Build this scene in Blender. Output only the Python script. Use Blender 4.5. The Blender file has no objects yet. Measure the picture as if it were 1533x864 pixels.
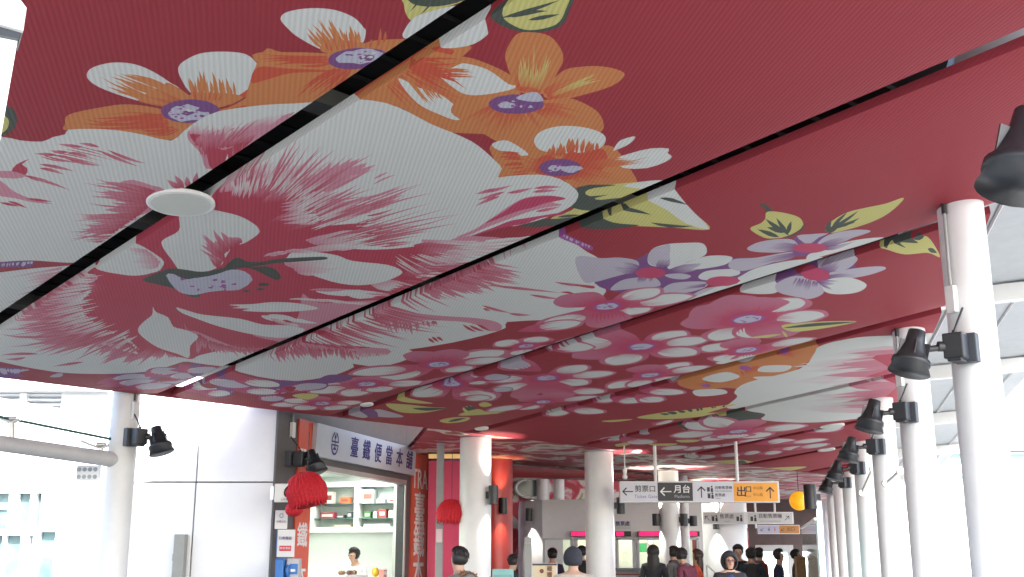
import bpy, bmesh, math, random
import numpy as np
from mathutils import Vector, Matrix
from mathutils.geometry import delaunay_2d_cdt
random.seed(7)
R = math.radians
scene = bpy.context.scene
COL = scene.collection

# ------------------------------------------------------------------ camera
F_PX, W_PX, H_PX, HORIZON = 1660.0, 1533.0, 864.0, 838.0
PITCH = math.atan((HORIZON - 432.0) / F_PX)
CAM = Vector((0.0, 0.0, 1.6))
cam_data = bpy.data.cameras.new('camera')
cam_data.sensor_width = 36.0
cam_data.lens = 36.0 * F_PX / W_PX
cam_data.clip_end = 2000.0
cam = bpy.data.objects.new('camera', cam_data)
cam.location = CAM
cam.rotation_euler = (R(90) + PITCH, 0, 0)
COL.objects.link(cam)
scene.camera = cam

# ------------------------------------------------------------------ sky, sun, exposure
SUN_EL, SUN_AZ = 48.0, 155.0          # azimuth measured from +Y towards +X
world = bpy.data.worlds.new('World')
scene.world = world
world.use_nodes = True
wn = world.node_tree
bg = wn.nodes['Background']
sky = wn.nodes.new('ShaderNodeTexSky')
sky.sky_type = 'NISHITA'
sky.sun_disc = False
sky.sun_elevation = R(SUN_EL)
sky.sun_rotation = R(SUN_AZ)
sky.air_density = 1.0
sky.dust_density = 4.0
sky.ozone_density = 1.0
wn.links.new(sky.outputs[0], bg.inputs[0])
bg.inputs[1].default_value = 0.15
sun_data = bpy.data.lights.new('sun', 'SUN')
sun_data.energy = 3.5
sun_data.angle = R(3)
sun_data.color = (1.0, 0.97, 0.93)
sun = bpy.data.objects.new('sun', sun_data)
sd = Vector((math.sin(R(SUN_AZ)) * math.cos(R(SUN_EL)), math.cos(R(SUN_AZ)) * math.cos(R(SUN_EL)), math.sin(R(SUN_EL))))
sun.rotation_euler = sd.to_track_quat('Z', 'Y').to_euler()
sun.location = (20, 20, 30)
COL.objects.link(sun)
vs = scene.view_settings
vs.view_transform = 'Standard'
vs.look = 'None'
vs.gamma = 1.0
vs.exposure = 3.0
vs.use_curve_mapping = False
scene.cycles.max_bounces = 10
scene.cycles.diffuse_bounces = 6
scene.cycles.transparent_max_bounces = 12
scene.cycles.use_denoising = True
scene.cycles.caustics_reflective = False
scene.cycles.caustics_refractive = False

# ------------------------------------------------------------------ helpers: geometry of the place
def ray(x, y):
    a = (x - 766.5) / F_PX; b = -(y - 432.0) / F_PX
    return Vector((a, math.cos(PITCH) - b * math.sin(PITCH), math.sin(PITCH) + b * math.cos(PITCH)))
def at(x, y, Y):
    r = ray(x, y); return CAM + r * (Y / r.y)
def hit(x, y, P, n):
    r = ray(x, y); return CAM + r * ((P - CAM).dot(n) / r.dot(n))
# the canopy soffit is one inclined plane; E_U runs along its left edge, E_V along the panel seams
E_V = ray(-880, 1060).normalized()
E_U = ray(2595, 873); E_U = (E_U - E_V * E_U.dot(E_V)).normalized()
DOWN = E_V.cross(E_U).normalized()
if DOWN.z > 0: DOWN = -DOWN
PLANE_P = at(1455, 306, 9.6)
ORIGIN = hit(0, 562, PLANE_P, DOWN)
def uvp(x, y):
    q = hit(x, y, PLANE_P, DOWN) - ORIGIN
    return (q.dot(E_U), q.dot(E_V))
def soffit(u, v, d=0.0):
    return ORIGIN + E_U * u + E_V * v + DOWN * d
def soffit_z(x, y):
    return PLANE_P.z - ((x - PLANE_P.x) * DOWN.x + (y - PLANE_P.y) * DOWN.y) / DOWN.z
ROW = Vector((0.22709, 0.97387, 0.0))          # direction of the right-hand column row
ACROSS = Vector((0.97387, -0.22709, 0.0))      # outwards, away from the canopy
COL1 = Vector((4.066, 9.6, 0.0))

# ------------------------------------------------------------------ helpers: materials
MATS = {}
def mat(name, col, rough=0.6, metal=0.0, noise=0.06, nscale=6.0, bump=0.0, emit=None, estr=0.0, trans=0.0, alpha=1.0, spec=0.5, attr=None):
    if name in MATS: return MATS[name]
    m = bpy.data.materials.new(name); m.use_nodes = True
    nt = m.node_tree; N = nt.nodes; L = nt.links
    b = N['Principled BSDF']
    b.inputs['Roughness'].default_value = rough
    b.inputs['Metallic'].default_value = metal
    b.inputs['Specular IOR Level'].default_value = spec
    if trans: b.inputs['Transmission Weight'].default_value = trans
    if alpha < 1: b.inputs['Alpha'].default_value = alpha
    tc = N.new('ShaderNodeTexCoord')
    src = None
    if attr:
        an = N.new('ShaderNodeAttribute'); an.attribute_name = attr; src = an.outputs['Color']
    if noise > 0:
        nz = N.new('ShaderNodeTexNoise'); nz.inputs['Scale'].default_value = nscale
        nz.inputs['Detail'].default_value = 6; nz.inputs['Roughness'].default_value = 0.65
        L.new(tc.outputs['Object'], nz.inputs['Vector'])
        mr = N.new('ShaderNodeMapRange'); mr.inputs[1].default_value = 0.3; mr.inputs[2].default_value = 0.7
        mr.inputs[3].default_value = 1 - noise; mr.inputs[4].default_value = 1 + noise
        L.new(nz.outputs[0], mr.inputs[0])
        mx = N.new('ShaderNodeMix'); mx.data_type = 'RGBA'; mx.blend_type = 'MULTIPLY'; mx.inputs[0].default_value = 1.0
        if src: L.new(src, mx.inputs[6])
        else: mx.inputs[6].default_value = (*col, 1)
        L.new(mr.outputs[0], mx.inputs[7])
        L.new(mx.outputs[2], b.inputs['Base Color'])
        if bump > 0:
            bp = N.new('ShaderNodeBump'); bp.inputs['Strength'].default_value = bump; bp.inputs['Distance'].default_value = 0.01
            L.new(nz.outputs[0], bp.inputs['Height']); L.new(bp.outputs[0], b.inputs['Normal'])
    elif src: L.new(src, b.inputs['Base Color'])
    else: b.inputs['Base Color'].default_value = (*col, 1)
    if emit:
        b.inputs['Emission Color'].default_value = (*emit, 1); b.inputs['Emission Strength'].default_value = estr
    MATS[name] = m
    return m
def fabric_mat():
    m = bpy.data.materials.new('printed_fabric'); m.use_nodes = True
    nt = m.node_tree; N = nt.nodes; L = nt.links; b = N['Principled BSDF']
    b.inputs['Roughness'].default_value = 0.7; b.inputs['Specular IOR Level'].default_value = 0.25
    an = N.new('ShaderNodeAttribute'); an.attribute_name = 'print'
    uvn = N.new('ShaderNodeUVMap'); uvn.uv_map = 'cloth'
    mp = N.new('ShaderNodeMapping'); mp.inputs['Rotation'].default_value = (0, 0, R(30))
    L.new(uvn.outputs[0], mp.inputs[0])
    wv = N.new('ShaderNodeTexWave'); wv.wave_type = 'BANDS'; wv.bands_direction = 'X'; wv.wave_profile = 'SIN'
    wv.inputs['Scale'].default_value = 2 * math.pi / 20 / 0.034
    wv.inputs['Distortion'].default_value = 0.6; wv.inputs['Detail'].default_value = 1.0; wv.inputs['Detail Scale'].default_value = 0.6
    L.new(mp.outputs[0], wv.inputs['Vector'])
    nz = N.new('ShaderNodeTexNoise'); nz.inputs['Scale'].default_value = 1.4; nz.inputs['Detail'].default_value = 5
    L.new(uvn.outputs[0], nz.inputs['Vector'])
    n2 = N.new('ShaderNodeTexNoise'); n2.inputs['Scale'].default_value = 140; n2.inputs['Detail'].default_value = 2
    L.new(uvn.outputs[0], n2.inputs['Vector'])
    a1 = N.new('ShaderNodeMapRange'); a1.inputs[3].default_value = 0.90; a1.inputs[4].default_value = 1.04; L.new(wv.outputs['Fac'], a1.inputs[0])
    a2 = N.new('ShaderNodeMapRange'); a2.inputs[1].default_value = .3; a2.inputs[2].default_value = .7; a2.inputs[3].default_value = 0.985; a2.inputs[4].default_value = 1.012; L.new(nz.outputs[0], a2.inputs[0])
    a3 = N.new('ShaderNodeMapRange'); a3.inputs[1].default_value = .3; a3.inputs[2].default_value = .7; a3.inputs[3].default_value = 0.9; a3.inputs[4].default_value = 1.1; L.new(n2.outputs[0], a3.inputs[0])
    m1 = N.new('ShaderNodeMath'); m1.operation = 'MULTIPLY'; L.new(a1.outputs[0], m1.inputs[0]); L.new(a2.outputs[0], m1.inputs[1])
    m2 = N.new('ShaderNodeMath'); m2.operation = 'MULTIPLY'; L.new(m1.outputs[0], m2.inputs[0]); L.new(a3.outputs[0], m2.inputs[1])
    mx = N.new('ShaderNodeMix'); mx.data_type = 'RGBA'; mx.blend_type = 'MULTIPLY'; mx.inputs[0].default_value = 1
    L.new(an.outputs['Color'], mx.inputs[6]); L.new(m2.outputs[0], mx.inputs[7]); L.new(mx.outputs[2], b.inputs['Base Color'])
    bp = N.new('ShaderNodeBump'); bp.inputs['Strength'].default_value = 0.25; bp.inputs['Distance'].default_value = 0.006
    L.new(wv.outputs['Fac'], bp.inputs['Height']); L.new(bp.outputs[0], b.inputs['Normal'])
    return m
FABRIC = fabric_mat()
WHITE_PAINT = mat('white_paint', (.80, .80, .79), .45, noise=.035, nscale=2.5)
COLUMN_PAINT = mat('column_paint', (.78, .79, .80), .38, noise=.07, nscale=1.3)
WALL_WHITE = mat('white_cladding', (.80, .81, .82), .4, noise=.02, nscale=1.5)
GREY_WALL = mat('grey_cladding', (.115, .11, .11), .55, noise=.12, nscale=2.0)
GREY_MID = mat('grey_paint', (.36, .37, .37), .5, noise=.08)
DARK = mat('dark_void', (.02, .02, .022), .7)
BLACK_METAL = mat('black_metal', (.022, .024, .028), .42, noise=.2, nscale=14)
BOX_GREY = mat('slate_metal', (.06, .07, .085), .5, noise=.15)
STEEL = mat('steel', (.62, .62, .60), .35, .7)
RED_PAINT = mat('red_banner_vinyl', (.70, .10, .05), .4, noise=.08)
ROSE = mat('rose_wall', (.60, .045, .12), .5, noise=.05)
RED_COL = mat('red_column_paint', (.55, .06, .06), .35, noise=.05)
DARK_RED = mat('dark_red_board', (.20, .02, .025), .6, noise=.25, nscale=3)
PLASTIC_WHITE = mat('white_plastic', (.80, .81, .80), .35, noise=.02)
NAVY = mat('navy_letter', (.02, .02, .16), .5, noise=0)
BLACK_INK = mat('black_ink', (.015, .015, .018), .5, noise=0)
WHITE_INK = mat('white_letter', (.80, .80, .80), .5, noise=0)
AMBER = mat('amber_panel', (.80, .34, .03), .45, noise=.04)
SIGN_WHITE = mat('sign_white', (.66, .66, .68), .45, noise=.03)
GLASS_TINT = mat('pale_glass', (.62, .78, .78), .06, noise=0, trans=.85, spec=.5)
PAPER = mat('paper', (.76, .75, .73), .7, noise=.03)
LANTERN = mat('red_paper', (.55, .012, .025), .75, noise=.3, nscale=30)
GREY_INK = mat('grey_ink', (.25, .25, .28), .6, noise=0)
RED_INK = mat('red_ink', (.6, .03, .05), .5, noise=0)
BLUE = mat('blue_plastic', (.02, .16, .50), .4, noise=.06)

# ------------------------------------------------------------------ helpers: meshes and objects
class MB:
    def __init__(s): s.v = []; s.f = []; s.m = []; s.sm = []
    def add(s, vs_, fs, mi=0, smooth=False):
        o = len(s.v); s.v += [tuple(v) for v in vs_]
        for f in fs: s.f.append(tuple(i + o for i in f)); s.m.append(mi); s.sm.append(smooth)
        return s
    def box(s, c, size, mi=0, rot=None):
        hx, hy, hz = (t / 2 for t in size); c = Vector(c)
        vs_ = [Vector((x, y, z)) for x in (-hx, hx) for y in (-hy, hy) for z in (-hz, hz)]
        if rot is not None: vs_ = [rot @ v for v in vs_]
        return s.add([c + v for v in vs_], [(0, 1, 3, 2), (4, 6, 7, 5), (0, 4, 5, 1), (2, 3, 7, 6), (0, 2, 6, 4), (1, 5, 7, 3)], mi)
    def tube(s, pts, rad, n=14, mi=0, caps=True, smooth=True):
        pts = [Vector(p) for p in pts]
        if not hasattr(rad, '__len__'): rad = [rad] * len(pts)
        rings = []; prev = None
        for i, p in enumerate(pts):
            a = pts[max(i - 1, 0)]; b = pts[min(i + 1, len(pts) - 1)]
            t = (b - a)
            t = t.normalized() if t.length > 1e-9 else (prev[2] if prev else Vector((0, 0, 1)))
            if prev is None:
                h = Vector((0, 0, 1)) if abs(t.z) < .9 else Vector((1, 0, 0))
                x = t.cross(h).normalized()
            else:
                x = (prev[0] - t * prev[0].dot(t)).normalized()
            y = t.cross(x).normalized(); prev = (x, y, t)
            rings.append([p + (x * math.cos(2 * math.pi * k / n) + y * math.sin(2 * math.pi * k / n)) * rad[i] for k in range(n)])
        vs_ = [v for r in rings for v in r]; fs = []
        for i in range(len(rings) - 1):
            for k in range(n):
                fs.append((i * n + k, i * n + (k + 1) % n, (i + 1) * n + (k + 1) % n, (i + 1) * n + k))
        s.add(vs_, fs, mi, smooth)
        if caps:
            s.add(rings[0], [tuple(range(n))[::-1]], mi); s.add(rings[-1], [tuple(range(n))], mi)
        return s
    def prism(s, pts, off, mi=0):
        pts = [Vector(p) for p in pts]; off = Vector(off); n = len(pts)
        s.add(pts + [p + off for p in pts], [tuple(range(n))[::-1], tuple(range(n, 2 * n))] + [(i, (i + 1) % n, n + (i + 1) % n, n + i) for i in range(n)], mi)
        return s
    def ball(s, c, r, nu=16, nv=10, mi=0, squash=(1, 1, 1), rot=None, jitter=0.0, vmin=0.0, vmax=1.0):
        c = Vector(c); vs_ = []; fs = []
        for j in range(nv + 1):
            th = math.pi * (vmin + (vmax - vmin) * j / nv)
            for i in range(nu):
                ph = 2 * math.pi * i / nu
                rr = r * (1 + random.uniform(-jitter, jitter))
                v = Vector((math.sin(th) * math.cos(ph) * rr * squash[0], math.sin(th) * math.sin(ph) * rr * squash[1], math.cos(th) * rr * squash[2]))
                vs_.append(c + (rot @ v if rot is not None else v))
        for j in range(nv):
            for i in range(nu): fs.append((j * nu + i, (j + 1) * nu + i, (j + 1) * nu + (i + 1) % nu, j * nu + (i + 1) % nu))
        return s.add(vs_, fs, mi, True)
    def obj(s, name, mats, parent=None, bevel=0.0, origin=None):
        me = bpy.data.meshes.new(name)
        if origin is not None:
            o_ = Vector(origin); s.v = [tuple(Vector(v) - o_) for v in s.v]
        me.from_pydata(s.v, [], s.f)
        if not isinstance(mats, (list, tuple)): mats = [mats]
        for m in mats: me.materials.append(m)
        me.polygons.foreach_set('material_index', s.m); me.polygons.foreach_set('use_smooth', s.sm)
        me.update()
        o = bpy.data.objects.new(name, me); COL.objects.link(o)
        if origin is not None and parent is None: o.location = origin
        if parent is not None:
            o.parent = parent
            if origin is not None: o.location = Vector(origin) - Vector(parent.location)
            else: o.location = -Vector(parent.location)
        if bevel > 0:
            bv = o.modifiers.new('bevel', 'BEVEL'); bv.width = bevel; bv.segments = 2; bv.limit_method = 'ANGLE'; bv.angle_limit = R(40)
        return o
def thing(name, loc, label, cat, group=None, kind=None):
    o = bpy.data.objects.new(name, None); o.empty_display_size = .1
    o.location = loc; COL.objects.link(o)
    return tag(o, label, cat, group, kind)
def tag(o, label=None, cat=None, group=None, kind=None):
    if label: o['label'] = label
    if cat: o['category'] = cat
    if group: o['group'] = group
    if kind: o['kind'] = kind
    elif cat: o['kind'] = 'thing'
    return o
def text_mesh(name, body, size, M, m, parent, bold=0.0, depth=0.002, align='CENTER', sx=1.0):
    """Lettering as thin raised mesh: M maps local x (right), y (up), z (out) to the place."""
    c = bpy.data.curves.new(name, 'FONT'); c.body = body; c.size = size; c.align_x = align; c.align_y = 'CENTER'
    weight = bold; c.extrude = depth; c.resolution_u = 3
    t = bpy.data.objects.new(name, c); COL.objects.link(t)
    dg = bpy.context.evaluated_depsgraph_get()
    me = bpy.data.meshes.new_from_object(t.evaluated_get(dg))
    bpy.data.objects.remove(t); bpy.data.curves.remove(c)
    me.name = name
    if weight > 0:                    # heavier strokes: the outline repeated a hair's breadth aside
        co = [v.co.copy() for v in me.vertices]; po = [tuple(p.vertices) for p in me.polygons]; w = weight * size
        vs_ = []; fs = []
        for k_, (dx, dy) in enumerate(((0, 0), (w, 0), (-w, 0), (0, w * .8), (0, -w * .8))):
            o_ = len(vs_); vs_ += [(c.x + dx, c.y + dy, c.z + .0004 * k_) for c in co]; fs += [tuple(i + o_ for i in p) for p in po]
        bpy.data.meshes.remove(me); me = bpy.data.meshes.new(name); me.from_pydata(vs_, [], fs)
    me.transform(M @ Matrix.Diagonal((sx, 1, 1, 1)))
    me.materials.clear(); me.materials.append(m)
    o = bpy.data.objects.new(name, me); COL.objects.link(o)
    if parent is not None:
        o.parent = parent; o.location = -Vector(parent.location)
    return o
def frame(origin, right, up=Vector((0, 0, 1))):
    right = right.normalized(); out = right.cross(up).normalized()
    return Matrix(((right.x, up.x, out.x, origin.x), (right.y, up.y, out.y, origin.y), (right.z, up.z, out.z, origin.z), (0, 0, 0, 1)))

# ------------------------------------------------------------------ the printed cloth: motif outlines in cloth coordinates
C_W = (.68, .69, .655); C_M = (.48, .062, .098); C_P = (.62, .27, .335); C_RED = (.335, .040, .054)
C_O = (.60, .225, .085); C_OR = (.58, .10, .055); C_PU = (.21, .085, .235); C_L = (.52, .475, .54); C_LI = (.52, .51, .60)
C_G = (.075, .09, .075); C_Y = (.60, .56, .20); C_PK = (.53, .07, .145); C_PK2 = (.54, .19, .27); C_PUM = (.36, .10, .33)
SHAPES = []            # (points, colour0, colour1, p0, p1)
def spline(pts, k=4):
    n = len(pts); out = []
    for i in range(n):
        p0, p1, p2, p3 = (np.array(pts[(i + d) % n]) for d in (-1, 0, 1, 2))
        for j in range(k):
            t = j / k
            out.append(tuple(.5 * ((2 * p1) + (p2 - p0) * t + (2 * p0 - 5 * p1 + 4 * p2 - p3) * t * t + (3 * p1 - p0 - 3 * p2 + p3) * t ** 3)))
    return out
class View:
    def __init__(s, ox, oy, sc): s.a = (ox, oy, sc)
    def p(s, x, y): ox, oy, sc = s.a; return (ox + x / sc, oy + y / sc)
    def pts(s, t):
        q = [float(a) for a in t.replace(',', ' ').split()]
        return [s.p(q[i], q[i + 1]) for i in range(0, len(q), 2)]
    def poly(s, col, t, smooth=True, k=4):
        q = [uvp(*a) for a in s.pts(t)]
        if smooth: q = spline(q, k)
        SHAPES.append((q, col, col, None, None))
    def spikes(s, col, t, w=2.0, col2=None):
        """t: bx,by,tx,ty quadruples (base, tip); w: base width in photo pixels"""
        q = s.pts(t)
        for i in range(0, len(q), 2): spike(q[i], q[i + 1], w, col, col2, random.uniform(-.05, .05), True)
    def ell(s, col, cx, cy, rx, ry, k=20, jag=0.0):
        c = s.p(cx, cy); sc = s.a[2]
        pts = [uvp(c[0] + rx / sc * math.cos(2 * math.pi * i / k) * (1 + random.uniform(-jag, jag)), c[1] + ry / sc * math.sin(2 * math.pi * i / k) * (1 + random.uniform(-jag, jag))) for i in range(k)]
        SHAPES.append((pts, col, col, None, None))
    def fan(s, col, base, tip, n, w=3.0, col2=None, lo=.55, hi=1.05, bend=.06):
        b = s.pts(base); t = s.pts(tip)
        for i in range(n):
            f = (i + random.uniform(.15, .85)) / n
            p, q = along(b, f), along(t, f)
            L_ = random.uniform(lo, hi); q = (p[0] + (q[0] - p[0]) * L_, p[1] + (q[1] - p[1]) * L_)
            spike(p, q, w * random.uniform(.6, 1.3), col, col2, random.uniform(-bend, bend), 2)
def feather(base, tip, n, f0, f1, w, col, col2=None):
    b = G.pts(base); t = G.pts(tip)
    for i in range(n):
        f = (i + random.uniform(.1, .9)) / n; p, q = along(b, f), along(t, min(max(f + random.uniform(-.03, .03), 0), 1))
        a0 = random.uniform(*f0); a1 = max(random.uniform(*f1), a0 + .12)
        mixp = lambda k_: (p[0] + (q[0] - p[0]) * k_, p[1] + (q[1] - p[1]) * k_)
        spike(mixp(a0), mixp(a1), w * random.uniform(.5, 1.3), col, col2, random.uniform(-.03, .03), True)
def along(pts, f):
    f = min(max(f, 0), .9999) * (len(pts) - 1); i = int(f); t = f - i
    return (pts[i][0] + (pts[i + 1][0] - pts[i][0]) * t, pts[i][1] + (pts[i + 1][1] - pts[i][1]) * t)
def spike(b, t, w, col, col2=None, bend=0.0, lens=False):
    dx, dy = t[0] - b[0], t[1] - b[1]; L_ = math.hypot(dx, dy) + 1e-6; nx, ny = -dy / L_, dx / L_
    left = []; right = []
    for f, ww in (((0, .3), (.2, .8), (.45, 1), (.75, .55)) if lens == 2 else ((.02, .08), (.2, .7), (.45, 1), (.75, .6)) if lens else ((0, 1), (.35, .85), (.7, .5))):
        cx = b[0] + dx * f + nx * L_ * bend * 4 * f * (1 - f); cy = b[1] + dy * f + ny * L_ * bend * 4 * f * (1 - f)
        left.append((cx + nx * w / 2 * ww, cy + ny * w / 2 * ww)); right.append((cx - nx * w / 2 * ww, cy - ny * w / 2 * ww))
    pts = [uvp(*p) for p in left + [t] + right[::-1]]
    SHAPES.append((pts, col, col2 or col, uvp(*b), uvp(*t)))
def flecks(view, cx, cy, rx, ry, n, cols=(C_PU, C_PUM, C_W)):
    for _ in range(n):
        a = random.uniform(0, 6.28); k_ = math.sqrt(random.random())
        view.ell(random.choice(cols), cx + rx * k_ * math.cos(a), cy + ry * k_ * math.sin(a), random.uniform(8, 20), random.uniform(3.5, 8), 6, .4)
G = View(0, 0, 1.0)
A1 = View(0, 120, 5.083); A2 = View(0, 270, 5.083); A3 = View(0, 420, 5.083)
B1 = View(280, 130, 5.083); B2 = View(280, 270, 5.083); B3 = View(280, 420, 5.083)
C1 = View(560, 180, 4.236); C2 = View(560, 340, 4.236)
D1 = View(80, 0, 4.236); D2 = View(400, 0, 4.236); D3 = View(680, 30, 4.236); D4 = View(720, 160, 4.236)
E1 = View(880, 320, 5.4); E2 = View(1060, 280, 4.236); E3 = View(700, 430, 4.236); E4 = View(400, 480, 4.258)
F1 = View(900, 600, 4.258); F2 = View(820, 440, 2.4726)

# leaves at the top
D2.poly(C_Y, '850 -120 865 0 880 70 920 118 1000 75 1140 40 1290 -20 1300 -150')
D2.poly(C_G, '905 -10 960 18 1060 30 1180 20 1260 -10 1260 -60 900 -60')
D2.spikes(C_G, '1000 -60 900 60 1090 -60 960 90', 3)
G.poly(C_G, '733 22 752 4 770 -22 856 -20 853 8 838 34 796 44 754 37')
G.poly(C_Y, '752 20 775 -16 848 -16 846 10 832 31 797 40 772 36')
G.spikes(C_G, '748 26 838 -4 765 24 820 12 790 26 838 16', 6)
G.poly(C_G, '-14 150 8 152 22 158 26 172 22 186 8 196 -14 204')
G.poly(C_Y, '-14 160 6 166 14 176 8 190 -14 198')
# orange flower, far left
D1.poly(C_O, '75 760 100 700 300 655 480 635 700 670 900 760 740 864 560 835 300 800 80 800')
D1.fan(C_OR, '700 690 720 720 740 760', '150 700 120 740 300 820', 12, 3, C_O)
D1.poly(C_W, '213 450 250 400 380 368 520 380 640 430 740 495 800 545 700 640 540 612 350 550 250 500')
D1.poly(C_O, '880 600 740 500 690 520 600 560 540 612 700 650 800 660')
D1.fan(C_O, '740 510 690 545 620 590 560 612', '480 440 400 440 300 440 380 560', 16, 4, C_O, .6, 1.1)
D1.fan(C_OR, '860 630 820 650', '600 500 500 600', 9, 2.5, C_O, .6, 1.1)
D1.poly(C_O, '1150 640 1372 470 1260 320 1525 305 1760 318 1950 330 1960 420 1800 560 1620 650 1480 655 1200 660 1080 690 1000 680')
D1.poly(C_OR, '1300 400 1500 410 1760 395 1760 430 1560 445 1400 520 1200 600 1120 640')
D1.poly(C_OR, '1060 690 1250 640 1500 640 1650 590 1620 655 1400 655 1200 670')
D1.poly(C_W, '795 395 860 340 960 305 1120 300 1230 320 1300 385 1330 430 1372 460 1250 530 1150 590 1000 612 880 570 810 470')
D1.poly(C_O, '840 600 900 560 1000 560 1140 570 1200 600 1040 660 900 640')
D1.fan(C_O, '870 585 960 580 1060 580 1160 590', '830 450 940 420 1040 450 1150 500', 15, 5, C_O, .5, 1.15)
D1.fan(C_OR, '880 610 1060 615', '860 500 1120 520', 8, 3, C_O, .5, 1.1)
D1.poly(C_W, '1235 575 1350 515 1450 497 1535 515 1440 570 1330 598')
D1.ell(C_PU, 870, 680, 188, 76, 26, .03)
D1.ell(C_LI, 850, 690, 130, 52, 20, .18)
D1.ell(C_PU, 850, 690, 40, 18, 8, .3); D1.ell(C_PU, 960, 665, 50, 22, 8, .3)
flecks(D1, 850, 690, 110, 42, 16)
D1.fan(C_OR, '690 700 700 730 760 780 800 800', '110 720 90 780 300 800 640 840', 16, 3.5, C_OR, .35, .95, .1)
# orange flower, second from the left
D2.poly(C_O, '-30 305 100 305 380 320 480 300 640 250 740 240 900 250 1080 290 1290 280 1220 360 1000 560 540 640 200 660 0 660 -140 640')
D2.poly(C_OR, '-60 400 130 410 350 425 420 440 160 440 0 480 -100 500')
D2.poly(C_OR, '420 620 620 430 800 380 1000 330 1100 300 1180 330 900 470 640 610 560 640')
D2.poly(C_W, '85 90 130 45 280 22 430 35 550 85 610 150 625 180 600 262 500 300 360 295 200 210 130 150')
D2.poly(C_O, '340 300 380 230 480 230 600 250 620 290 500 330')
D2.fan(C_O, '345 285 420 250 500 240 600 255', '210 150 320 100 440 110 600 150', 16, 5, C_O, .5, 1.1)
D2.fan(C_OR, '380 300 580 290', '330 130 560 130', 8, 3, C_O, .4, 1.0)
D2.spikes(C_OR, '700 290 718 155 650 290 665 230 740 260 750 180', 5, C_O)
D2.poly(C_W, '860 225 866 190 930 100 1050 60 1210 35 1365 70 1378 110 1397 180 1390 215 1290 275 1140 303 1060 292 960 262 880 245')
D2.poly(C_O, '530 640 860 410 1000 330 1180 340 1330 360 1525 440 1610 530 1580 640 1560 860 1440 830 1160 815 1050 790 900 690 740 640')
D2.fan(C_OR, '860 400 900 430 760 540', '1300 380 1500 700 1000 780', 26, 4, C_O, .5, 1.0)
D2.poly(C_W, '1100 462 1200 400 1262 385 1400 420 1525 505 1575 518 1535 545 1370 576 1250 572 1150 512')
D2.fan(C_OR, '1110 470 1110 430', '1330 470 1340 420', 7, 2.5, C_O)
D2.poly(C_W, '830 495 960 540 1100 580 1200 650 1262 682 1210 737 1100 705 950 632')
D2.fan(C_O, '850 470 980 520 1080 570', '1000 640 1080 640 1140 640', 8, 3, C_O)
D2.ell(C_PU, 575, 362, 195, 74, 26, .03)
D2.ell(C_LI, 590, 350, 140, 52, 20, .2)
D2.ell(C_PU, 640, 360, 50, 20, 8, .3)
flecks(D2, 590, 350, 120, 44, 18)
D2.fan(C_OR, '380 330 390 360 400 390', '-60 310 -80 350 60 400', 10, 3.5, C_OR, .5, 1, .05)
D2.fan(C_OR, '420 420 480 430 540 430', '60 640 200 640 400 610', 13, 4, C_OR, .5, 1, .1)
D2.fan(C_OR, '900 420 940 400 960 380', '1300 640 1420 480 1240 330', 16, 4, C_OR, .4, .9, .1)
# orange flower, third
D3.poly(C_O, '330 250 325 180 390 75 480 55 600 75 670 150 690 220 660 290 560 440 420 430 360 330')
D3.fan(C_OR, '400 420 450 430 540 440', '350 180 480 120 640 180', 20, 4, C_O, .45, 1.0)
D3.poly(C_O, '560 440 680 300 820 268 940 268 1040 290 1078 325 1000 390 830 445 650 482')
D3.fan(C_OR, '560 420 590 460 600 475', '800 280 900 340 880 420', 14, 4, C_O, .5, 1.0)
D3.poly(C_O, '560 480 680 470 770 480 900 550 945 630 920 690 760 760 500 800 300 760 100 640 -20 560 40 480 260 470')
D3.fan(C_OR, '560 500 580 530 500 550', '880 520 860 640 700 660', 14, 4, C_O, .5, 1.0)
D3.fan(C_OR, '480 540 380 560 300 540 240 510', '600 690 380 720 180 720 -30 640', 22, 4.5, C_O, .5, 1.05)
D3.ell(C_PU, 390, 508, 176, 62, 26, .03)
D3.poly(C_LI, '390 470 450 440 520 432 560 470 550 490 470 490', True)
D3.ell(C_LI, 330, 515, 56, 22, 12, .2)
flecks(D3, 400, 505, 120, 34, 8, (C_LI, C_PUM))
D3.fan(C_O, '420 400 480 400 540 420', '370 120 500 90 650 150', 16, 3.5, C_Y, .3, .9, .05)
D3.fan(C_O, '620 440 620 460', '900 300 960 350', 10, 3.5, C_Y, .4, 1, .05)
# orange flower, nearest the big bloom
D4.poly(C_O, '60 220 240 240 335 190 520 230 700 240 800 220 870 260 950 380 985 470 860 480 640 500 560 470 460 420 120 430 90 330')
D4.poly(C_W, '335 190 380 130 500 97 650 105 760 140 790 185 750 240 640 265 520 270 380 252')
D4.poly(C_OR, '340 320 420 280 500 310 560 260 640 270 760 240 800 300 760 380 640 420 540 440 420 420 330 380')
D4.fan(C_OR, '420 290 500 290 580 270 660 270 740 250', '420 220 500 200 580 150 690 170 740 190', 13, 7, C_O, .5, 1.0)
D4.fan(C_OR, '620 350 640 400 560 420', '950 430 860 470 640 480', 16, 4, C_O, .5, 1.0)
D4.fan(C_OR, '380 330 360 380', '180 250 160 410', 10, 4, C_O, .5, 1.0)
D4.poly(C_W, '840 245 880 190 975 163 940 210 850 252')
D4.poly(C_W, '850 310 950 270 1080 240 1190 243 1180 272 1210 295 1170 330 1050 370 900 366', True, 2)
D4.fan(C_OR, '660 330 680 370', '1080 290 1050 340', 10, 3, C_O, .6, 1.0)
D4.poly(C_W, '70 210 150 187 230 222 300 280 205 280 100 245')
D4.ell(C_PU, 500, 362, 134, 56, 24, .03)
D4.ell(C_LI, 570, 370, 66, 22, 10, .25); D4.ell(C_LI, 470, 365, 40, 18, 9, .3)
flecks(D4, 500, 362, 100, 36, 10, (C_LI, C_PUM))
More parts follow.
